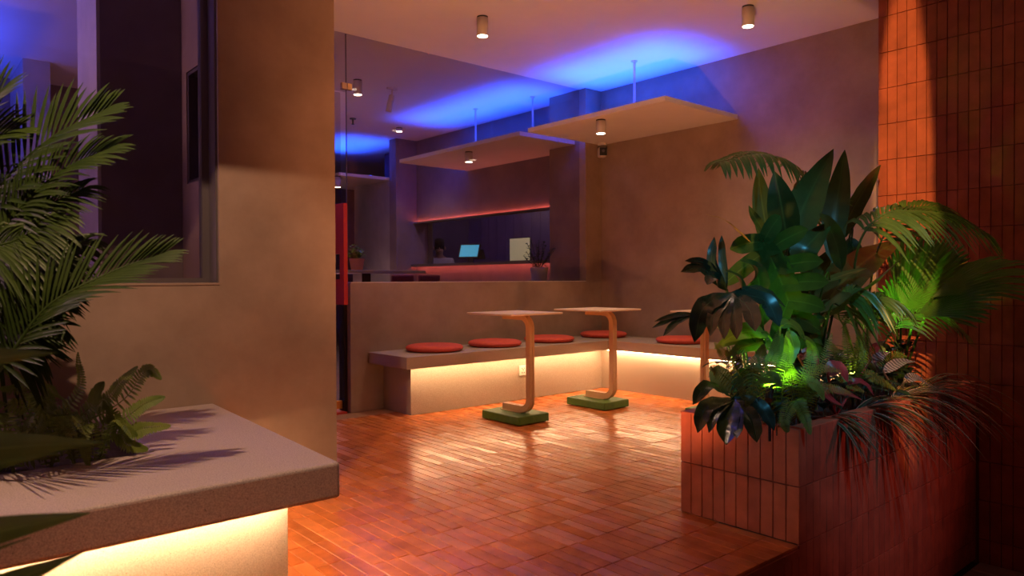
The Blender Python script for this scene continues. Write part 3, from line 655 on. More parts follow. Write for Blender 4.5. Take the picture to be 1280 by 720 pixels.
q = MB(); q.tube([(0, -0.18, 1.635), (0, -0.205, 1.605), (0, -0.185, 1.595)], [0.008, 0.014, 0.008], 8); q.obj('nose', 'skin', person, smooth=True)
for sx in (-1, 1):
    q = MB(); q.lathe([(0.004, -0.007), (0.009, -0.003), (0.009, 0.003), (0.004, 0.007)], (sx*0.032, -0.185, 1.635), 10); q.obj('eye', 'black', person, smooth=True)
    q = MB(); q.lathe([(0.006, -0.03), (0.014, -0.01), (0.016, 0.015), (0.006, 0.03)], (sx*0.088, -0.09, 1.625), 10); q.obj('ear', 'skin', person, smooth=True)
q = MB(); q.tube([(-0.022, -0.178, 1.575), (0, -0.186, 1.573), (0.022, -0.178, 1.575)], 0.006, 6); q.obj('mouth', 'maroon', person, smooth=True)

# bar table, stools, plants on it
bt = thing('bar_table', (4.0, 7.05, 0), 'tall dark bar table behind the glass with potted plant', 'table')
child_world(box('top', 'grey_wall', 2.6, 4.70, 6.95, 7.5, 1.195, 1.228, bt, bevel=0.004), bt)
for lx in (4.02, 2.8):
    child_world(box('leg', 'black', lx-0.055, lx+0.055, 7.1, 7.3, 0, 1.1945, bt), bt)
def stool(px, label):
    p = at(px, 349, 6.62)
    t = thing('bar_stool', (p.x, 6.62, 0), label, 'stool', 'maroon bar stools')
    q = MB(); q.box(-0.13, 0.13, -0.15, 0.15, 0.74, 0.80); q.obj('seat', 'maroon', t, bevel=0.02)
    q = MB(); q.box(-0.135, 0.135, -0.21, -0.17, 0.86, at(px, 343.5, 6.40).z); q.obj('backrest', 'maroon', t, bevel=0.018)
    for sx in (-1, 1):
        q = MB(); q.tube([(sx*0.11, -0.19, 1.0), (sx*0.11, -0.17, 0.74), (sx*0.13, -0.2, 0)], 0.011); q.obj('leg', 'black', t)
        q = MB(); q.tube([(sx*0.11, 0.13, 0.74), (sx*0.13, 0.2, 0)], 0.011); q.obj('leg', 'black', t)
    q = MB(); q.tube([(-0.12, 0.18, 0.3), (0.12, 0.18, 0.3)], 0.009); q.obj('footrest', 'black', t)
stool(491, 'maroon bar stool left of the other, behind the low wall')
stool(524, 'maroon bar stool right of the other, behind the low wall')
lg = tag(box('inner_ledge', 'dark_wall', 5.20, 5.86, 5.80, 6.11, 0.0, 1.0, bevel=0.003), 'dark cabinet hidden behind the low wall under the grey pot', 'cabinet')
# shelf of bottles seen through the door and past the table
bs = thing('bottle_rack', (3.3, 8.6, 0), 'dark rack of bottles seen through the glass door', 'rack')
for z in (0.12, 0.62, 1.16, 1.62, 2.05): child_world(box('shelf', 'dark_metal', 3.2, 4.75, 9.4, 9.7, z, z+0.025, bs), bs)
for x in (3.2, 4.73): child_world(box('post', 'dark_metal', x, x+0.025, 9.4, 9.7, 0, 2.3, bs), bs)
child_world(box('lit_strip', 'disc', 4.0, 4.72, 9.66, 9.67, 1.55, 1.57, bs), bs)
random.seed(3); names = {'bottle': 'dark green', 'clay_pot': 'amber', 'white_metal': 'pale'}
k = 0
for z in (0.146, 0.646, 1.186, 1.646):
    for i in range(7):
        mt = random.choice(list(names)); hgt = random.uniform(0.24, 0.34)
        bo = thing('bottle', (3.32+i*0.21+random.uniform(-.03, .03), 9.54, z), 'small bottle standing on the dark rack behind the glass door', 'bottle', 'bottles on the dark rack')
        q = MB(); q.lathe([(0.034, 0), (0.037, 0.006), (0.037, hgt*0.55), (0.014, hgt*0.74), (0.013, hgt*0.95)], n=12); q.obj('glass', mt, bo, smooth=True)
        q = MB(); q.lathe([(0.015, hgt*0.93), (0.015, hgt)], n=10); q.obj('cap', 'brass', bo)

# ================================================================== PLANTS
UPZ = Vector((0, 0, 1)); TOCAM = Vector((-0.80, -0.52, 0.25)).normalized()
def ovate(t, p=0.75): return max(0.0, math.sin(math.pi*min(1, t)**p))**0.8
def lance(t): return max(0.02, math.sin(math.pi*(0.08+0.92*t)**0.62)**0.9 if t < 1 else 0.0)
def strapw(t): return (0.55+0.9*t if t < 0.5 else 1.0) * (1-max(0, (t-0.5)/0.5)**1.6*0.97)
def P(q, base=(0, 0, 0)): return at(*q) - Vector(base)
def leaf(plant, name, mat, pts, wmax, prof=ovate, up=None, fold=0.18, n=14, cols=6, stalk=None, wave=0.05, label=None):
    base = Vector(plant.location); c = bez([at(*q)-base if len(q) == 3 and not isinstance(q, Vector) else q-base for q in pts], n)
    m = MB(); m.strip(c, [max(0.001, wmax*prof(i/n)) for i in range(n+1)], up or TOCAM, fold, cols, wave, random.uniform(0, 6))
    if stalk is not None:
        s = bez([Vector(v)-base for v in stalk]+[c[0], c[2]], 12); m.tube(s, [0.008-0.004*i/12 for i in range(13)], 6)
    o = m.obj(name, mat, plant, smooth=True)
    if label: o['label'] = label
    return o
def frond(plant, mat, ctrl, n, ln, wd, up=None, ang=(75, 25), droop=0.35, prof=None, rach=0.006, start=0.12, name='frond', stem=None, sidebias=(1, 1), curl=0.0, lift=0.25, rag=0.06):
    base = Vector(plant.location); c = bez([(at(*q) if not isinstance(q, Vector) else q)-base for q in ctrl], 40); m = MB()
    m.tube(c, [rach*(1-0.75*i/40) for i in range(41)], 6)
    up0 = Vector(up or TOCAM); prof = prof or (lambda t: math.sin(math.pi*(0.12+0.80*t))**0.7)
    for i in range(n):
        t = start+(1-start)*(i+0.5)/n; f = t*40; k = min(39, int(f)); p = c[k].lerp(c[k+1], f-k)
        T = (c[min(40, k+2)]-c[max(0, k-1)]).normalized(); S = T.cross(up0).normalized(); Nn = S.cross(T).normalized()
        a = R(ang[0]+(ang[1]-ang[0])*t)
        for sd, bias in ((-1, sidebias[0]), (1, sidebias[1])):
            L = ln*prof(t)*bias*(1+random.uniform(-rag, rag)*2)
            if L < 0.004: continue
            aa = a+random.uniform(-rag, rag)
            d = (T*math.cos(aa)+S*sd*math.sin(aa)+Nn*lift).normalized(); seg = 4; pts = []
            for j in range(seg+1):
                u = j/seg; q = p+d*L*u; q = q+Vector((0, 0, -1))*droop*L*u*u + T*curl*L*u*u; pts.append(q)
            m.strip(pts, [wd*x for x in (0.35, 0.95, 1.0, 0.75, 0.06)], Nn + Vector((0, 0, 0.15)), 0.35, 2)
    o = m.obj(name, mat, plant, smooth=True)
    if stem: o.data.materials.append(M[stem])
    return o
def fern(plant, ctrl, ln, n=30, mat='fern', up=None, wd=0.0075, droop=0.15):
    return frond(plant, mat, ctrl, n, ln, wd, up, (82, 62), droop, lambda t: (min(1, 0.55+2.0*t))*(1-t)**0.55+0.02, 0.0028, 0.10, lift=0.05, rag=0.04)
def monstera(plant, mat, base_pt, tip_pt, normal, halfw, droop=0.25, lobes=6, name='leaf', stalk=None, tipfall=0.2, gap=0.86):
    o0 = Vector(plant.location); b_ = Vector(base_pt)-o0; e = Vector(tip_pt)-o0; a = e-b_; L = a.length; n = Vector(normal).normalized()
    ax = a.normalized(); s = ax.cross(n).normalized(); n = s.cross(ax).normalized(); m = MB()
    mid = lambda t: b_+a*t - n*tipfall*L*t*t
    cen = [mid(t/12) for t in range(13)]
    m.strip(cen, [halfw*(0.30*math.sin(math.pi*(0.10+0.86*i/12))**0.8) for i in range(13)], n, 0.10, 4)
    spec = [(0.02, 128, 0.74), (0.10, 96, 0.98), (0.26, 78, 1.0), (0.42, 66, 0.92), (0.58, 54, 0.80), (0.74, 42, 0.62)][:lobes]
    for sd in (-1, 1):
        for t0, an, k in spec:
            an_ = R(an+random.uniform(-4, 4)); k *= random.uniform(0.92, 1.05)
            d = ax*math.cos(an_)+s*sd*math.sin(an_); p0 = mid(t0); pts = []; seg = 7
            for j in range(seg+1):
                u = j/seg; q = p0+d*halfw*k*u + ax*halfw*0.16*u*u - n*droop*halfw*u*u*1.0 + Vector((0, 0, -1))*droop*halfw*0.5*u*u
                pts.append(q)
            w0 = 0.155*L*gap*0.72
            m.strip(pts, [w0*x for x in (0.75, 1.0, 1.05, 1.08, 1.1, 1.02, 0.72, 0.10)], n, 0.12, 4)
    if stalk: m.tube(bez([Vector(v)-o0 for v in stalk]+[b_], 12), [0.009-0.004*i/12 for i in range(13)], 7)
    return m.obj(name, mat, plant, smooth=True)
def fan(plant, mat, centre, axis, normal, rad, spread=150, nseg=26, droop=0.15, stalk=None, name='fan_leaf', cone=0.15):
    o0 = Vector(plant.location); c = Vector(centre)-o0; ax = Vector(axis).normalized(); n = Vector(normal); n = (n-ax*n.dot(ax)).normalized(); s = ax.cross(n); m = MB()
    for i in range(nseg):
        a = R(spread)*((i+0.5)/nseg-0.5); d = (ax*math.cos(a)+s*math.sin(a)+n*cone).normalized(); rr = rad*(1-0.18*(2*abs(a)/R(spread))**3)*random.uniform(0.95, 1.03)
        pts = [c+d*rr*u-n*droop*rr*u*u*0.6+Vector((0, 0, -1))*droop*rr*u**3 for u in (0.02, 0.25, 0.5, 0.72, 0.9, 1.0)]
        hw = rr*math.tan(R(spread)/nseg/2)*1.02
        m.strip(pts, [hw*x for x in (0.03, 0.25, 0.5, 0.72, 0.55, 0.05)], n, 0.55, 2)
    if stalk: m.tube(bez([Vector(v)-o0 for v in stalk]+[c], 12), 0.007, 6)
    return m.obj(name, mat, plant, smooth=False)
def tuft(plant, mat, c, nb, ln, wd, dirs, droop=0.9, name='blade', rise=(0.35, 0.9), seedv=0):
    o0 = Vector(plant.location); rnd = random.Random(seedv)
    for i in range(nb):
        az = R(rnd.uniform(*dirs)); L = ln*rnd.uniform(0.65, 1.1); rs = rnd.uniform(*rise); d = Vector((math.cos(az), math.sin(az), 0)); pts = []
        for j in range(9):
            u = j/8; pts.append(Vector(c)-o0+d*(0.015+L*u*0.9)+Vector((0, 0, 1))*(L*rs*u-L*droop*u*u))
        m = MB(); m.strip(pts, [wd*x for x in (0.7, 0.95, 1, 1, 0.95, 0.85, 0.65, 0.4, 0.03)], Vector((0, 0, 1))-d*0.2, 0.3, 2)
        m.obj(name, mat, plant, smooth=True)
def cluster(plant, mat, c, nl, ln, rnd_seed, spread=0.1, wfrac=0.4, up=0.5, name='leaf'):
    rnd = random.Random(rnd_seed); o0 = Vector(plant.location)
    for i in range(nl):
        az = rnd.uniform(0, 2*math.pi); el = rnd.uniform(0.1, 1.1)*up; L = ln*rnd.uniform(0.7, 1.15)
        d = Vector((math.cos(az)*math.cos(el), math.sin(az)*math.cos(el), math.sin(el))); p = Vector(c)-o0+Vector((rnd.uniform(-1, 1), rnd.uniform(-1, 1), rnd.uniform(0, 0.8)))*spread
        pts = [p+d*L*u+Vector((0, 0, -1))*L*0.45*u*u for u in (0, .15, .3, .45, .6, .75, .9, 1)]
        m = MB(); m.strip(pts, [max(0.001, L*wfrac*0.5*ovate(k/7)) for k in range(8)], Vector((0, 0, 1))+d*-0.3, 0.15, 4)
        m.tube([Vector((p.x, p.y, min(p.z, p.z-0.06))), p, pts[1]], 0.002, 5)
        m.obj(name, mat, plant, smooth=True)

# ------------------------------------------------------------------ right planter
ZS = 0.446
_at = at
def at(px, py, Y):                      # as before, but nothing grows through the tiled wall
    p = _at(px, py, Y)
    if p.x > 4.93 and px > 900: p = atx(px, py, 4.93)
    return p
def root(px, py, Y):
    p = _at(px, py, Y); return (min(4.90, max(3.02, p.x)), min(2.03, max(1.63, Y)), ZS)
# bird-of-paradise-like broad leaves
bp = thing('broad_leaf_plant', root(1010, 480, 1.85), 'tall plant with upright broad paddle leaves in the tiled planter', 'plant'); rb = Vector(bp.location)
def S(): return [rb+Vector((random.uniform(-.05, .05), random.uniform(-.04, .04), 0))]
random.seed(21)
leaf(bp, 'leaf', 'bop', [(982, 335, 1.82), (996, 280, 1.82), (1016, 234, 1.83), (1042, 186, 1.86)], 0.092, stalk=S())
leaf(bp, 'leaf', 'bop', [(1040, 328, 1.86), (1043, 275, 1.88), (1050, 228, 1.90), (1056, 187, 1.92)], 0.068, stalk=S())
leaf(bp, 'leaf', 'bop', [(1050, 300, 1.93), (1066, 262, 1.95), (1085, 230, 1.96), (1101, 206, 1.98)], 0.060, stalk=S(), up=Vector((-0.5, -0.8, -0.1)))
leaf(bp, 'leaf', 'bop', [(985, 312, 1.80), (980, 276, 1.80), (974, 243, 1.81), (968, 214, 1.83)], 0.072, stalk=S())
leaf(bp, 'leaf', 'bop', [(966, 322, 1.98), (957, 280, 2.0), (951, 242, 2.02), (948, 210, 2.03)], 0.055, stalk=S())
leaf(bp, 'leaf', 'bop', [(960, 298, 1.88), (949, 280, 1.88), (941, 268, 1.88), (936, 257, 1.88)], 0.022, stalk=S())
leaf(bp, 'leaf', 'dryleaf', [(946, 314, 1.78), (925, 292, 1.76), (905, 275, 1.74), (882, 268, 1.72)], 0.022, stalk=S(), prof=lance, up=Vector((-.3, -.4, .8)))
leaf(bp, 'leaf', 'bop', [(1024, 392, 1.70), (1055, 350, 1.72), (1090, 320, 1.76), (1130, 298, 1.80)], 0.105, stalk=S(), up=Vector((-.5, -.35, .85)))
leaf(bp, 'leaf', 'bop', [(1036, 392, 1.62), (1068, 368, 1.62), (1100, 345, 1.66), (1134, 316, 1.70)], 0.075, stalk=S(), up=Vector((-.4, -.5, -.6)))
leaf(bp, 'leaf', 'bop', [(1052, 338, 1.72), (1045, 304, 1.70), (1034, 280, 1.68), (1024, 268, 1.66)], 0.048, stalk=S())
leaf(bp, 'leaf', 'palm', [(1030, 353, 1.64), (1048, 346, 1.64), (1066, 340, 1.64), (1084, 335, 1.64)], 0.024, stalk=S(), up=Vector((-.4, -.4, .8)))
leaf(bp, 'leaf', 'bop', [(1012, 350, 1.74), (1004, 318, 1.72), (1018, 298, 1.70), (1040, 276, 1.69)], 0.062, stalk=S(), up=Vector((-.6, -.5, .5)))
leaf(bp, 'leaf', 'bop', [(1062, 296, 1.9), (1067, 315, 1.86), (1060, 342, 1.82), (1046, 366, 1.80)], 0.050, stalk=S(), up=Vector((-.6, -.5, .5)))
leaf(bp, 'leaf', 'bop', [(1000, 400, 1.90), (1015, 360, 1.92), (1035, 330, 1.94), (1060, 300, 1.96)], 0.080, stalk=S(), up=Vector((-.6, -.6, .3)))
leaf(bp, 'leaf', 'bop', [(975, 370, 1.94), (970, 335, 1.96), (972, 300, 1.98), (985, 270, 2.0)], 0.070, stalk=S())
# feather palm arching left at the back
ar = thing('feather_palm', root(1005, 470, 2.0), 'slender palm with feathered fronds arching left above the planter', 'plant')
ra = Vector(ar.location)
frond(ar, 'palm', [ra, (1005, 330, 2.0), (1003, 250, 2.03), (985, 206, 2.04), (945, 192, 2.02), (897, 204, 1.98)], 24, 0.23, 0.013, ang=(72, 40), droop=0.75, start=0.46, up=Vector((-.35, -.35, .85)), rach=0.009)
frond(ar, 'palm', [ra, (1012, 330, 2.03), (1030, 280, 2.05), (1028, 240, 2.05), (1003, 218, 2.05)], 18, 0.20, 0.012, ang=(65, 30), droop=0.55, start=0.45, up=TOCAM)
# big green monstera
mg = thing('monstera', root(965, 470, 1.78), 'monstera with a big green slit leaf in the middle of the planter', 'plant'); rg = Vector(mg.location)
random.seed(4)
monstera(mg, 'monstera', at(953, 300, 1.72), at(1018, 432, 1.64), Vector((-0.72, -0.55, 0.42)), 0.245, 0.08, stalk=[rg, at(985, 380, 1.84)], gap=0.60, name='leaf')
monstera(mg, 'monstera', at(1000, 385, 1.72), at(1030, 450, 1.66), Vector((-0.6, -0.6, 0.5)), 0.125, 0.15, stalk=[rg, at(995, 410, 1.8)], gap=0.62)
leaf(mg, 'leaf', 'monstera', [(950, 372, 1.74), (948, 350, 1.73), (940, 332, 1.72), (925, 326, 1.70)], 0.050, stalk=[rg], up=Vector((-.6, -.4, .6)))
leaf(mg, 'leaf', 'monstera', [(935, 390, 1.76), (930, 365, 1.72), (920, 345, 1.70), (905, 338, 1.68)], 0.036, stalk=[rg], up=Vector((-.6, -.4, .6)))
# dark monstera at the planter's near end
md_ = thing('dark_monstera', root(915, 520, 1.80), 'dark glossy monstera hanging over the near end of the planter', 'plant'); rd = Vector(md_.location)
def lobed(plant, mat, centre, tips, w_, stalk, up):
    o0 = Vector(plant.location); m = MB(); c = at(*centre)-o0
    for (px, py, Y, mx, my, k) in tips:
        e = at(px, py, Y)-o0; g = at(mx, my, (Y+centre[2])/2)-o0
        pts = bez([c, g, e], 14)
        m.strip(pts, [w_*k*x for x in (0.16, 0.40, 0.62, 0.80, 0.93, 1.0, 1.0, 0.97, 0.92, 0.88, 0.86, 0.80, 0.62, 0.34, 0.03)], up, 0.14, 4, 0.10, px)
    m.tube(bez([Vector(v)-o0 for v in stalk]+[c], 10), [0.009-0.003*i/10 for i in range(11)], 7)
    return m.obj('leaf', mat, plant, smooth=True)
U1 = Vector((-0.55, -0.45, 0.75))
lobed(md_, 'monstera_dark', (915, 366, 1.70), [(868, 428, 1.66, 880, 384, .95), (888, 420, 1.58, 894, 390, .62), (905, 424, 1.53, 906, 392, .6), (921, 424, 1.52, 918, 392, .7), (944, 414, 1.50, 936, 386, .9), (974, 408, 1.54, 957, 376, .95), (982, 384, 1.66, 955, 364, .75)], 0.044, [rd, at(930, 430, 1.8)], U1)
lobed(md_, 'monstera_dark', (908, 362, 1.76), [(851, 340, 1.74, 878, 336, .7), (856, 326, 1.76, 882, 330, .5), (893, 296, 1.80, 890, 330, .55), (902, 294, 1.84, 903, 325, .45), (884, 356, 1.70, 892, 346, .7)], 0.040, [rd, at(925, 430, 1.82)], Vector((-.8, -.5, .3)))
lobed(md_, 'monstera_dark', (917, 498, 1.66), [(866, 506, 1.62, 886, 482, .7), (872, 541, 1.54, 884, 508, .75), (886, 541, 1.50, 895, 514, .5), (908, 556, 1.44, 909, 526, .95), (921, 548, 1.44, 921, 522, .6), (946, 553, 1.44, 937, 522, .85), (968, 538, 1.50, 950, 508, .75), (968, 503, 1.64, 945, 490, .8)], 0.044, [rd], U1)
lobed(md_, 'monstera_dark', (912, 490, 1.74), [(898, 456, 1.74, 900, 472, 1.1), (930, 460, 1.78, 925, 476, .9), (967, 470, 1.72, 945, 478, .9)], 0.042, [rd], Vector((-.75, -.5, .4)))
lobed(md_, 'monstera_dark', (868, 392, 1.86), [(818, 402, 1.82, 845, 394, .6), (829, 420, 1.80, 846, 402, .7), (815, 410, 1.81, 842, 398, .6)], 0.022, [rd, at(900, 410, 1.86)], Vector((-.6, -.6, .5)))
# lit lime plant
lm = thing('lime_plant', root(970, 470, 1.72), 'bright lime-green leafy plant lit from below among the ferns', 'plant'); rl = Vector(lm.location)
for pts, ww in (([(985, 412, 1.70), (990, 425, 1.68), (992, 438, 1.67), (988, 458, 1.66)], .032), ([(975, 410, 1.72), (985, 404, 1.71), (998, 412, 1.70), (1008, 430, 1.69)], .030), ([(960, 418, 1.74), (940, 414, 1.74), (920, 418, 1.73), (900, 430, 1.72)], .045), ([(965, 425, 1.76), (950, 428, 1.76), (930, 434, 1.75), (908, 446, 1.74)], .042), ([(978, 420, 1.70), (972, 432, 1.69), (966, 444, 1.68), (955, 454, 1.67)], .030), ([(995, 408, 1.78), (985, 396, 1.78), (972, 390, 1.78), (958, 394, 1.78)], .036), ([(1000, 420, 1.7), (1012, 428, 1.68), (1020, 442, 1.67), (1022, 458, 1.66)], .020), ([(950, 430, 1.78), (935, 424, 1.78), (915, 425, 1.78), (893, 436, 1.78)], .040), ([(985, 436, 1.68), (978, 448, 1.66), (974, 462, 1.64), (962, 474, 1.63)], .024)):
    leaf(lm, 'leaf', 'lime', pts, ww, stalk=[rl, at(975, 455, 1.72)], up=Vector((-.5, -.6, .55)))
# ferns
def fernplant(px, py, Y, fr, label, mat='fern', ln=0.046, up=None):
    f = thing('fern', root(px, py, Y), label, 'plant', 'sword ferns')
    for c in fr: fern(f, [Vector(f.location)+Vector((0, 0, 0.0))]+list(c), ln, mat=mat, up=up, n=34, wd=0.0031)
    return f
fernplant(930, 500, 1.68, [[(915, 455, 1.66), (893, 428, 1.64)], [(960, 470, 1.62), (968, 440, 1.60), (973, 412, 1.58)], [(905, 470, 1.64), (886, 460, 1.62)], [(925, 470, 1.62), (930, 500, 1.56)], [(945, 455, 1.62), (940, 490, 1.56), (932, 508, 1.53)], [(980, 470, 1.60), (986, 440, 1.58), (982, 420, 1.58)], [(940, 470, 1.60), (950, 445, 1.58), (955, 430, 1.56)], [(930, 455, 1.62), (915, 438, 1.60), (908, 445, 1.58)], [(950, 480, 1.58), (965, 470, 1.54), (975, 482, 1.52)]], 'green fern spreading over the lit near end of the planter')
fernplant(1000, 510, 1.66, [[(1000, 475, 1.60), (1025, 460, 1.56), (1052, 464, 1.54)], [(995, 500, 1.54), (1006, 520, 1.50), (1013, 543, 1.48)], [(1010, 480, 1.6), (1030, 448, 1.6), (1040, 416, 1.62)], [(985, 480, 1.56), (965, 470, 1.54), (943, 480, 1.53)], [(1015, 490, 1.54), (1040, 485, 1.52), (1064, 492, 1.50)], [(990, 505, 1.54), (980, 525, 1.50), (985, 540, 1.48)], [(1005, 485, 1.56), (1020, 480, 1.52), (1030, 500, 1.50)], [(990, 480, 1.58), (985, 460, 1.56), (970, 455, 1.54)], [(1010, 470, 1.6), (1015, 440, 1.6), (1008, 425, 1.6)]], 'yellow-green fern in front of the tall paddle leaves')
fernplant(1065, 480, 1.74, [[(1060, 440, 1.72), (1055, 402, 1.72)], [(1078, 445, 1.70), (1088, 408, 1.70)], [(1090, 460, 1.68), (1115, 443, 1.66), (1134, 446, 1.64)], [(1050, 450, 1.68), (1033, 424, 1.68)], [(1080, 470, 1.64), (1100, 475, 1.60), (1120, 488, 1.58)], [(1070, 460, 1.64), (1075, 430, 1.62), (1072, 410, 1.62)], [(1055, 470, 1.62), (1060, 478, 1.58), (1080, 490, 1.54)], [(1075, 455, 1.66), (1098, 436, 1.64), (1106, 440, 1.62)]], 'olive fern in the middle of the planter behind the red-edged grass')
# pinnate palm with cyan-lit leaflets
pp = thing('pinnate_palm', root(1085, 460, 1.86), 'palm with a long drooping frond reaching to the tiled wall', 'plant'); rp = Vector(pp.location)
frond(pp, 'palm', [rp, (1068, 380, 1.78), (1074, 305, 1.70), (1105, 268, 1.60), (1150, 264, 1.48), (1195, 272, 1.36), (1232, 292, 1.26)], 30, 0.27, 0.012, ang=(78, 25), droop=0.80, start=0.38, up=Vector((-.3, -.3, .9)), rach=0.008)
frond(pp, 'palm', [rp, (1085, 390, 1.80), (1098, 310, 1.76), (1130, 266, 1.68), (1165, 258, 1.58), (1190, 270, 1.48)], 26, 0.22, 0.011, ang=(75, 25), droop=0.6, start=0.42, up=Vector((-.2, -.5, .85)), rach=0.008)
frond(pp, 'palm', [rp, (1060, 420, 1.74), (1048, 390, 1.70), (1065, 362, 1.64), (1095, 372, 1.58)], 22, 0.24, 0.011, ang=(70, 30), droop=1.2, start=0.35, up=Vector((-.3, -.3, .9)))
frond(pp, 'palm', [rp, (1105, 430, 1.70), (1130, 398, 1.64), (1170, 392, 1.54), (1205, 416, 1.46)], 22, 0.20, 0.009, ang=(60, 25), droop=0.7, start=0.35, up=Vector((-.3, -.3, .9)))
frond(pp, 'palm', [rp, (1080, 430, 1.72), (1082, 392, 1.66), (1100, 372, 1.60), (1130, 384, 1.54)], 20, 0.20, 0.009, ang=(65, 30), droop=0.9, start=0.35, up=Vector((-.3, -.3, .9)))
# fan palms
fp = thing('fan_palm', root(1125, 450, 1.88), 'fan palm with pleated leaves lit green from below', 'plant'); rf = Vector(fp.location)
random.seed(9)
fan(fp, 'fan', at(1126, 386, 1.74), at(1186, 326, 1.56)-at(1126, 386, 1.74), Vector((-.62, -.70, .25)), 0.50, 118, 26, 0.08, [rf])
fan(fp, 'fan', at(1120, 394, 1.82), at(1098, 325, 1.80)-at(1120, 394, 1.82), Vector((-.6, -.7, .2)), 0.36, 105, 20, 0.08, [rf])
fan(fp, 'fan', at(1142, 398, 1.62), at(1225, 362, 1.30)-at(1142, 398, 1.62), Vector((-.45, -.45, .75)), 0.50, 66, 18, 0.12, [rf])
fan(fp, 'fan', at(1165, 372, 1.52), at(1275, 330, 1.16)-at(1165, 372, 1.52), Vector((-.5, -.35, .8)), 0.52, 58, 16, 0.16, [rf])
fan(fp, 'fan', at(1148, 356, 1.72), at(1196, 300, 1.56)-at(1148, 356, 1.72), Vector((-.6, -.75, -.1)), 0.36, 100, 20, 0.08, [rf])
# red-edged grasses along the front rim
def grasstuft(px, py, Y, nb, ln, dirs, label, sd, wd=0.0105):
    c = Vector(root(px, py, Y)); g = thing('red_edged_grass', c, label, 'plant', 'red-edged grass tufts'); tuft(g, 'grass', c, nb, ln, wd, dirs, seedv=sd, droop=0.75, rise=(0.2, 0.8))
grasstuft(1025, 512, 1.64, 22, 0.34, (-125, -35), 'red-edged grass tuft nearest the planter corner', 1)
grasstuft(1065, 500, 1.64, 34, 0.48, (-105, -10), 'red-edged grass tuft second from the planter corner', 2)
grasstuft(1110, 490, 1.64, 38, 0.52, (-100, -3), 'red-edged grass tuft third from the planter corner', 3)
grasstuft(1140, 475, 1.66, 50, 0.56, (-95, -8), 'red-edged grass tuft closest to the tiled wall', 4)
# low accents
ca = thing('striped_leaf_plant', root(1125, 468, 1.68), 'low plant with pale striped leaves behind the grass', 'plant')
for pts in ([(1105, 466, 1.62), (1115, 458, 1.60), (1128, 452, 1.58), (1144, 452, 1.56)], [(1130, 478, 1.58), (1140, 472, 1.56), (1150, 474, 1.54), (1162, 482, 1.52)], [(1100, 470, 1.64), (1095, 455, 1.62), (1100, 445, 1.60), (1112, 440, 1.58)]):
    leaf(ca, 'leaf', 'calathea', pts, 0.030, stalk=[Vector(ca.location)], up=Vector((-.4, -.5, .75)))
co = thing('red_leaf_plant', root(1045, 500, 1.68), 'low plant with dark red leaves near the planter corner', 'plant')
for pts, ww in (([(1030, 482, 1.60), (1045, 488, 1.56), (1060, 492, 1.52), (1078, 500, 1.50)], .022), ([(1035, 470, 1.62), (1042, 460, 1.60), (1052, 462, 1.58), (1060, 478, 1.56)], .040), ([(1025, 478, 1.58), (1030, 488, 1.54), (1040, 500, 1.52), (1055, 508, 1.50)], .022), ([(1000, 450, 1.64), (1010, 440, 1.62), (1018, 446, 1.61), (1024, 460, 1.60)], .024), ([(1085, 455, 1.66), (1092, 438, 1.65), (1098, 432, 1.64), (1106, 440, 1.63)], .022), ([(1060, 480, 1.58), (1072, 476, 1.55), (1084, 482, 1.53), (1092, 494, 1.51)], .018)):
    leaf(co, 'leaf', 'cordyline', pts, ww, stalk=[Vector(co.location)], up=Vector((-.5, -.5, .7)))
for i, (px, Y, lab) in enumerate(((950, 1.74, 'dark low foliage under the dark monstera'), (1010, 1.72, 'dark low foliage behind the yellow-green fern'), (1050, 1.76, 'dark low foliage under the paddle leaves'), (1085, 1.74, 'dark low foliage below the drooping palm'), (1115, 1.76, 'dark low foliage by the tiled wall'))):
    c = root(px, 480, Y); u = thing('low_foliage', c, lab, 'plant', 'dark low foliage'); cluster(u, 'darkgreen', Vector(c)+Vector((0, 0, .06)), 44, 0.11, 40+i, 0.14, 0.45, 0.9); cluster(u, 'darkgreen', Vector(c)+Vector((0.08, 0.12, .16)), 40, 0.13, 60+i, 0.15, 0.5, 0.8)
for o_ in list(bpy.data.objects):       # tips that would touch the tiled wall bend along it
    r_ = o_.parent if o_.parent else o_
    if o_.type == 'MESH' and r_ in (pp, fp, bp, ca) or (o_.type == 'MESH' and r_.name.startswith(('red_edged_grass', 'low_foliage'))):
        lim = 5.055-r_.location.x
        for v in o_.data.vertices:
            if v.co.x > lim-0.15: v.co.x = lim-0.15*math.exp(-(v.co.x-lim+0.15)/0.15)
# garden uplights in the soil
def uplight(p, tgt, e, label, col=(0.42, 1.0, 0.06), size=110):
    t = thing('garden_uplight', (p.x, p.y, ZS), label, 'lamp', 'garden uplights')
    h = max(0.05, p.z-ZS)
    q = MB(); q.tube([(0, 0, -0.005), (0, 0, h-0.02)], 0.006, 8); q.obj('spike', 'black', t)
    d = (Vector(tgt)-p).normalized()
    q = MB(); q.tube([Vector((0, 0, h))-d*0.035, Vector((0, 0, h))+d*0.02], 0.016, 14); q.obj('head', 'black', t)
    q = MB(); q.tube([Vector((0, 0, h))+d*0.0202, Vector((0, 0, h))+d*0.0215], 0.014, 14); q.obj('diffuser', emit('uplight_lens', col, 6), t)
    lamp('SPOT', 'beam', Vector((0, 0, h))+d*0.03, e, col, Vector((0, 0, h))+d, parent=t, spot_size=R(size), spot_blend=0.7, shadow_soft_size=0.012)
uplight(at(962, 492, 1.60), at(975, 400, 1.72), 10.0, 'green garden uplight among the ferns')
uplight(at(1108, 445, 1.70), at(1150, 350, 1.62), 17.0, 'green garden uplight below the fan palm', size=90)
uplight(at(1066, 470, 1.72), at(1055, 380, 1.70), 2.5, 'green garden uplight behind the olive fern', (0.75, 1.0, 0.15))
at = _at

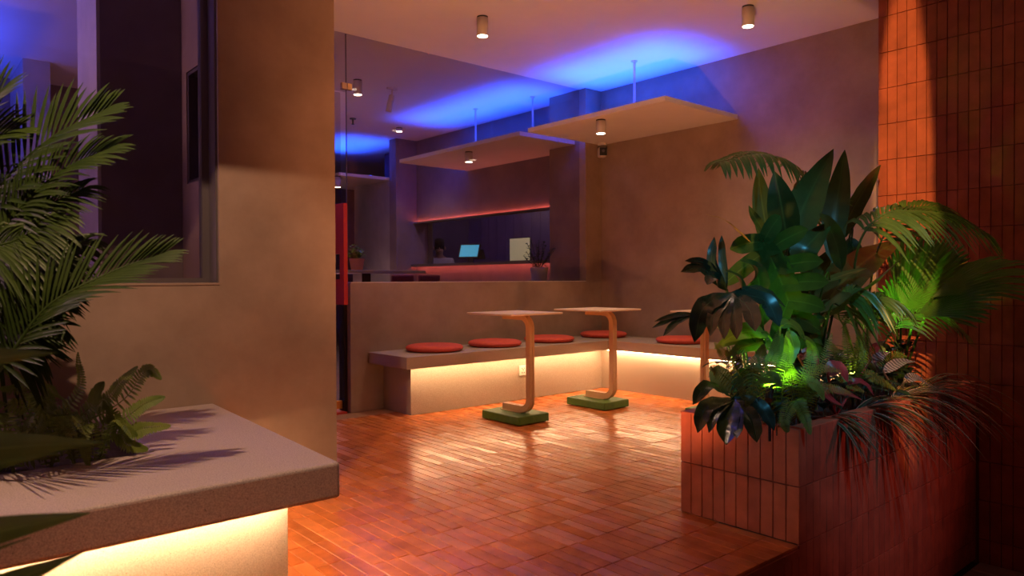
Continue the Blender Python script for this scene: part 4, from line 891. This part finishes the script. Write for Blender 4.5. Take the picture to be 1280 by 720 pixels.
# ------------------------------------------------------------------ left side: areca palm and fern in the counter pocket
al = thing('areca_palm', (-0.12, 3.05, 0.456), 'large feathery areca palm at the left edge above the counter', 'plant'); a0 = Vector(al.location)
random.seed(31)
kw = dict(start=0.30, rach=0.008)
def af(ctrl, n=32, ln=0.26, wd=0.0056, up=None, droop=0.12, ang=(58, 18), mat='palm_dark', **k2):
    k3 = dict(kw); k3.update(k2); return frond(al, mat, [a0]+ctrl, int(n*1.25), ln*1.05, wd, up, ang, droop, **k3)
af([(-70, 330, 2.95), (0, 232, 2.85), (65, 172, 2.78), (134, 137, 2.72)], 19, 0.25, wd=0.0085, ang=(80, 18), start=0.40)
af([(-60, 350, 2.9), (10, 275, 2.75), (75, 215, 2.65), (143, 183, 2.58)], 30, 0.20, droop=0.25, ang=(66, 15))
af([(-90, 300, 3.0), (-80, 210, 2.95), (-45, 160, 2.9), (0, 118, 2.85)], 18, 0.30, wd=0.008, ang=(62, 15))
af([(-90, 300, 3.0), (-70, 215, 2.95), (-40, 185, 2.9), (15, 165, 2.85)], 20, 0.24, wd=0.008, ang=(62, 15))
af([(-40, 500, 2.7), (10, 448, 2.55), (60, 383, 2.50), (135, 342, 2.46), (205, 316, 2.42)], 30, 0.21, start=0.36, droop=0.12, rach=0.010, ang=(70, 18), mat='palm_dark')
af([(-60, 400, 2.85), (-10, 330, 2.75), (40, 270, 2.7), (105, 235, 2.66)], 28, 0.22, droop=0.4, ang=(70, 20))
af([(-60, 420, 2.7), (-5, 360, 2.85), (50, 320, 2.82), (108, 300, 2.8)], 28, 0.20, droop=0.5, ang=(70, 20))
af([(-50, 450, 2.6), (-20, 400, 2.85), (30, 370, 2.82), (85, 365, 2.8)], 28, 0.20, droop=0.35, ang=(70, 20))
af([(-60, 360, 3.05), (-30, 280, 3.05), (10, 230, 3.0), (50, 250, 2.95)], 28, 0.24, droop=0.7, ang=(72, 25))
af([(-60, 440, 2.9), (-30, 380, 2.85), (0, 300, 2.8), (30, 260, 2.75)], 28, 0.24, droop=0.6, ang=(75, 25))
af([(-50, 460, 2.8), (-20, 420, 2.7), (20, 400, 2.65), (70, 405, 2.6)], 26, 0.18, droop=0.3)
af([(-70, 380, 2.8), (-30, 320, 2.7), (20, 300, 2.65), (80, 270, 2.6)], 28, 0.20, droop=0.6, ang=(72, 25))
af([(-60, 440, 2.7), (-25, 380, 2.9), (15, 345, 2.88), (60, 335, 2.86)], 28, 0.20, droop=0.7, ang=(72, 25))
for k_, (e1, e2, e3) in enumerate((((-40, 330, 3.1), (0, 290, 3.12), (55, 300, 3.1)), ((-40, 380, 3.1), (5, 345, 3.1), (70, 350, 3.08)), ((-45, 410, 3.05), (-5, 385, 3.05), (40, 390, 3.0)), ((-40, 300, 3.15), (-5, 255, 3.15), (40, 235, 3.12)), ((-40, 430, 3.0), (0, 420, 2.98), (45, 435, 2.95)), ((-45, 350, 3.0), (0, 315, 2.98), (90, 320, 2.95)))):
    af([e1, e2, e3], 26, 0.22, droop=0.45, ang=(74, 25), wd=0.007)
m = MB()
for dx, dy, hgt in ((0, 0, 0.5), (-0.07, 0.05, 0.55), (-0.1, -0.05, 0.45)): m.tube([(dx, dy, 0), (dx-0.02, dy, hgt*0.6), (dx-0.03, dy-0.05, hgt)], [0.022, 0.016, 0.01], 8)
m.obj('cane', 'stem', al)
fl = thing('fern', (0.28, 3.10, 0.456), 'bushy sword fern in the stone counter pocket under the palm', 'plant', 'sword ferns'); f0 = Vector(fl.location)
random.seed(8)
def ff(ctrl, ln=0.050, n=34, up=None, wd=0.0042, droop=0.15): return fern(fl, [f0+Vector((random.uniform(-.05, .05), random.uniform(-.05, .05), 0))]+ctrl, ln, n, mat='fern_left', up=up, wd=wd, droop=droop)
for ctrl in ([(92, 500, 3.02), (98, 440, 2.98)], [(120, 510, 2.98), (150, 480, 2.92), (172, 458, 2.88)], [(140, 510, 2.96), (175, 470, 2.92), (188, 462, 2.9), (202, 474, 2.86)], [(140, 530, 2.92), (180, 505, 2.86), (206, 496, 2.82)], [(145, 545, 2.9), (180, 535, 2.84), (213, 532, 2.80)], [(60, 520, 3.05), (52, 470, 3.05)], [(70, 515, 3.0), (30, 490, 2.92), (0, 485, 2.86)], [(50, 520, 2.95), (10, 505, 2.88), (-20, 500, 2.84)], [(90, 540, 2.9), (105, 555, 2.82), (112, 585, 2.76)], [(70, 530, 2.9), (45, 515, 2.8), (30, 540, 2.74)], [(110, 515, 2.95), (130, 500, 2.88), (140, 520, 2.84)], [(40, 510, 3.05), (20, 470, 3.05), (0, 455, 3.05)], [(120, 520, 2.9), (150, 530, 2.84), (172, 545, 2.8)], [(100, 520, 2.92), (120, 490, 2.86), (130, 478, 2.84)], [(80, 520, 2.9), (70, 490, 2.82), (62, 480, 2.8)], [(130, 540, 2.9), (160, 555, 2.84), (185, 562, 2.8)]):
    ff(ctrl)
for c_ in ((95, 545, 2.88), (60, 550, 2.85), (20, 545, 2.85), (120, 555, 2.86), (-10, 560, 2.9), (40, 530, 3.1)):
    p = at(*c_)
    for k in range(4):
        an = random.uniform(0, 6.28); e = Vector((math.cos(an), math.sin(an), 0))*0.13
        fern(fl, [Vector((p.x, p.y, 0.46)), p+e*0.5+Vector((0, 0, .08)), p+e+Vector((0, 0, .02))], 0.042, 26, mat='fern_left', up=UPZ, wd=0.0036)
# strap-leaved plant close to the viewer, rooted in a pot at street level
ag = thing('strap_leaf_plant', (-0.30, 1.28, -0.612), 'strap-leaved plant with thick pointed blades at the lower left edge', 'plant'); g0 = Vector(ag.location)
q = MB(); q.lathe([(0.15, 0), (0.16, 0.01), (0.20, 0.34), (0.21, 0.36), (0.19, 0.36), (0.18, 0.33)], n=28); q.obj('pot', 'grey_pot', ag, smooth=True)
q = MB(); q.tube([(0, 0, 0.33), (0.02, 0.01, 0.9), (0.05, 0.03, 1.62)], [0.03, 0.028, 0.022], 10); q.obj('stem', 'stem', ag)
crown = g0+Vector((0.03, 0.03, 1.52))
tipw = lambda t: (0.6+0.4*min(1, t/0.4)) * (1-max(0, (t-0.62)/0.38)**1.5*0.98)
for i, (tip, ww) in enumerate((((72, 441, 1.36), .026), ((132, 553, 1.30), .028), ((75, 566, 1.36), .016), ((113, 641, 1.26), .028), ((38, 672, 1.30), .008), ((104, 690, 1.24), .026))):
    a_ = crown+Vector((0, 0, -0.085*i)); e_ = at(*tip)
    leaf(ag, 'leaf', 'agave', [a_]+[a_.lerp(e_, u)+Vector((0, 0, 0.03*math.sin(math.pi*u))) for u in (.25, .5, .75)]+[e_], ww, prof=tipw, up=Vector((-.2, -.75, .55)), fold=0.30, n=24, cols=4, wave=0.0)

# ------------------------------------------------------------------ pots inside the bar
def smallpot(p, r, hgt, mat, label, leaves, lm_, sd, name):
    t = thing(name, p, label, 'plant')
    q = MB(); q.lathe([(r*0.72, 0), (r*0.74, 0.004), (r*0.97, hgt*0.86), (r, hgt*0.88), (r, hgt), (r*0.88, hgt), (r*0.86, hgt*0.9)], n=24); q.obj('pot', mat, t, smooth=False)
    rnd = random.Random(sd)
    for i in range(leaves):
        az = rnd.uniform(0, 6.28); el = rnd.uniform(0.5, 1.45); L = rnd.uniform(0.20, 0.36) if name == 'potted_shrub' else rnd.uniform(0.07, 0.17)
        d = Vector((math.cos(az)*math.cos(el), math.sin(az)*math.cos(el), math.sin(el))); b_ = Vector((0, 0, hgt*0.9)); m = MB()
        m.tube([b_, b_+d*L*0.6, b_+d*L+Vector((0, 0, -0.02 if name != 'potted_shrub' else 0.02))], 0.003, 5)
        for k in range(9 if name == 'potted_shrub' else 4):
            u = 0.25+0.75*k/8 if name == 'potted_shrub' else 0.4+0.2*k; p_ = b_+d*L*u; a2 = rnd.uniform(0, 6.28)
            e = Vector((math.cos(a2), math.sin(a2), rnd.uniform(-0.2, 0.7))).normalized(); ll = 0.055 if name == 'potted_shrub' else 0.06
            m.strip([p_, p_+e*ll*0.5, p_+e*ll+Vector((0, 0, -0.01))], [0.004, ll*0.28, 0.001], UPZ, 0.1, 2)
        m.obj('sprig', lm_, t, smooth=True)
smallpot((at(674, 340, 5.95).x, 5.95, 1.0005), 0.10, 0.255, 'grey_pot', 'small dark shrub in a grey pot behind the glass', 16, 'darkgreen', 5, 'potted_shrub')
pp_ = at(446, 338, 7.2); smallpot((pp_.x, 7.2, 1.2285), 0.085, 0.13, 'clay_pot', 'bushy green plant in a clay pot on the bar table', 26, 'smallgreen', 6, 'potted_plant')
for o in bpy.data.objects:
    if o.type == 'MESH' and not o.data.materials: o.data.materials.append(M['concrete'])
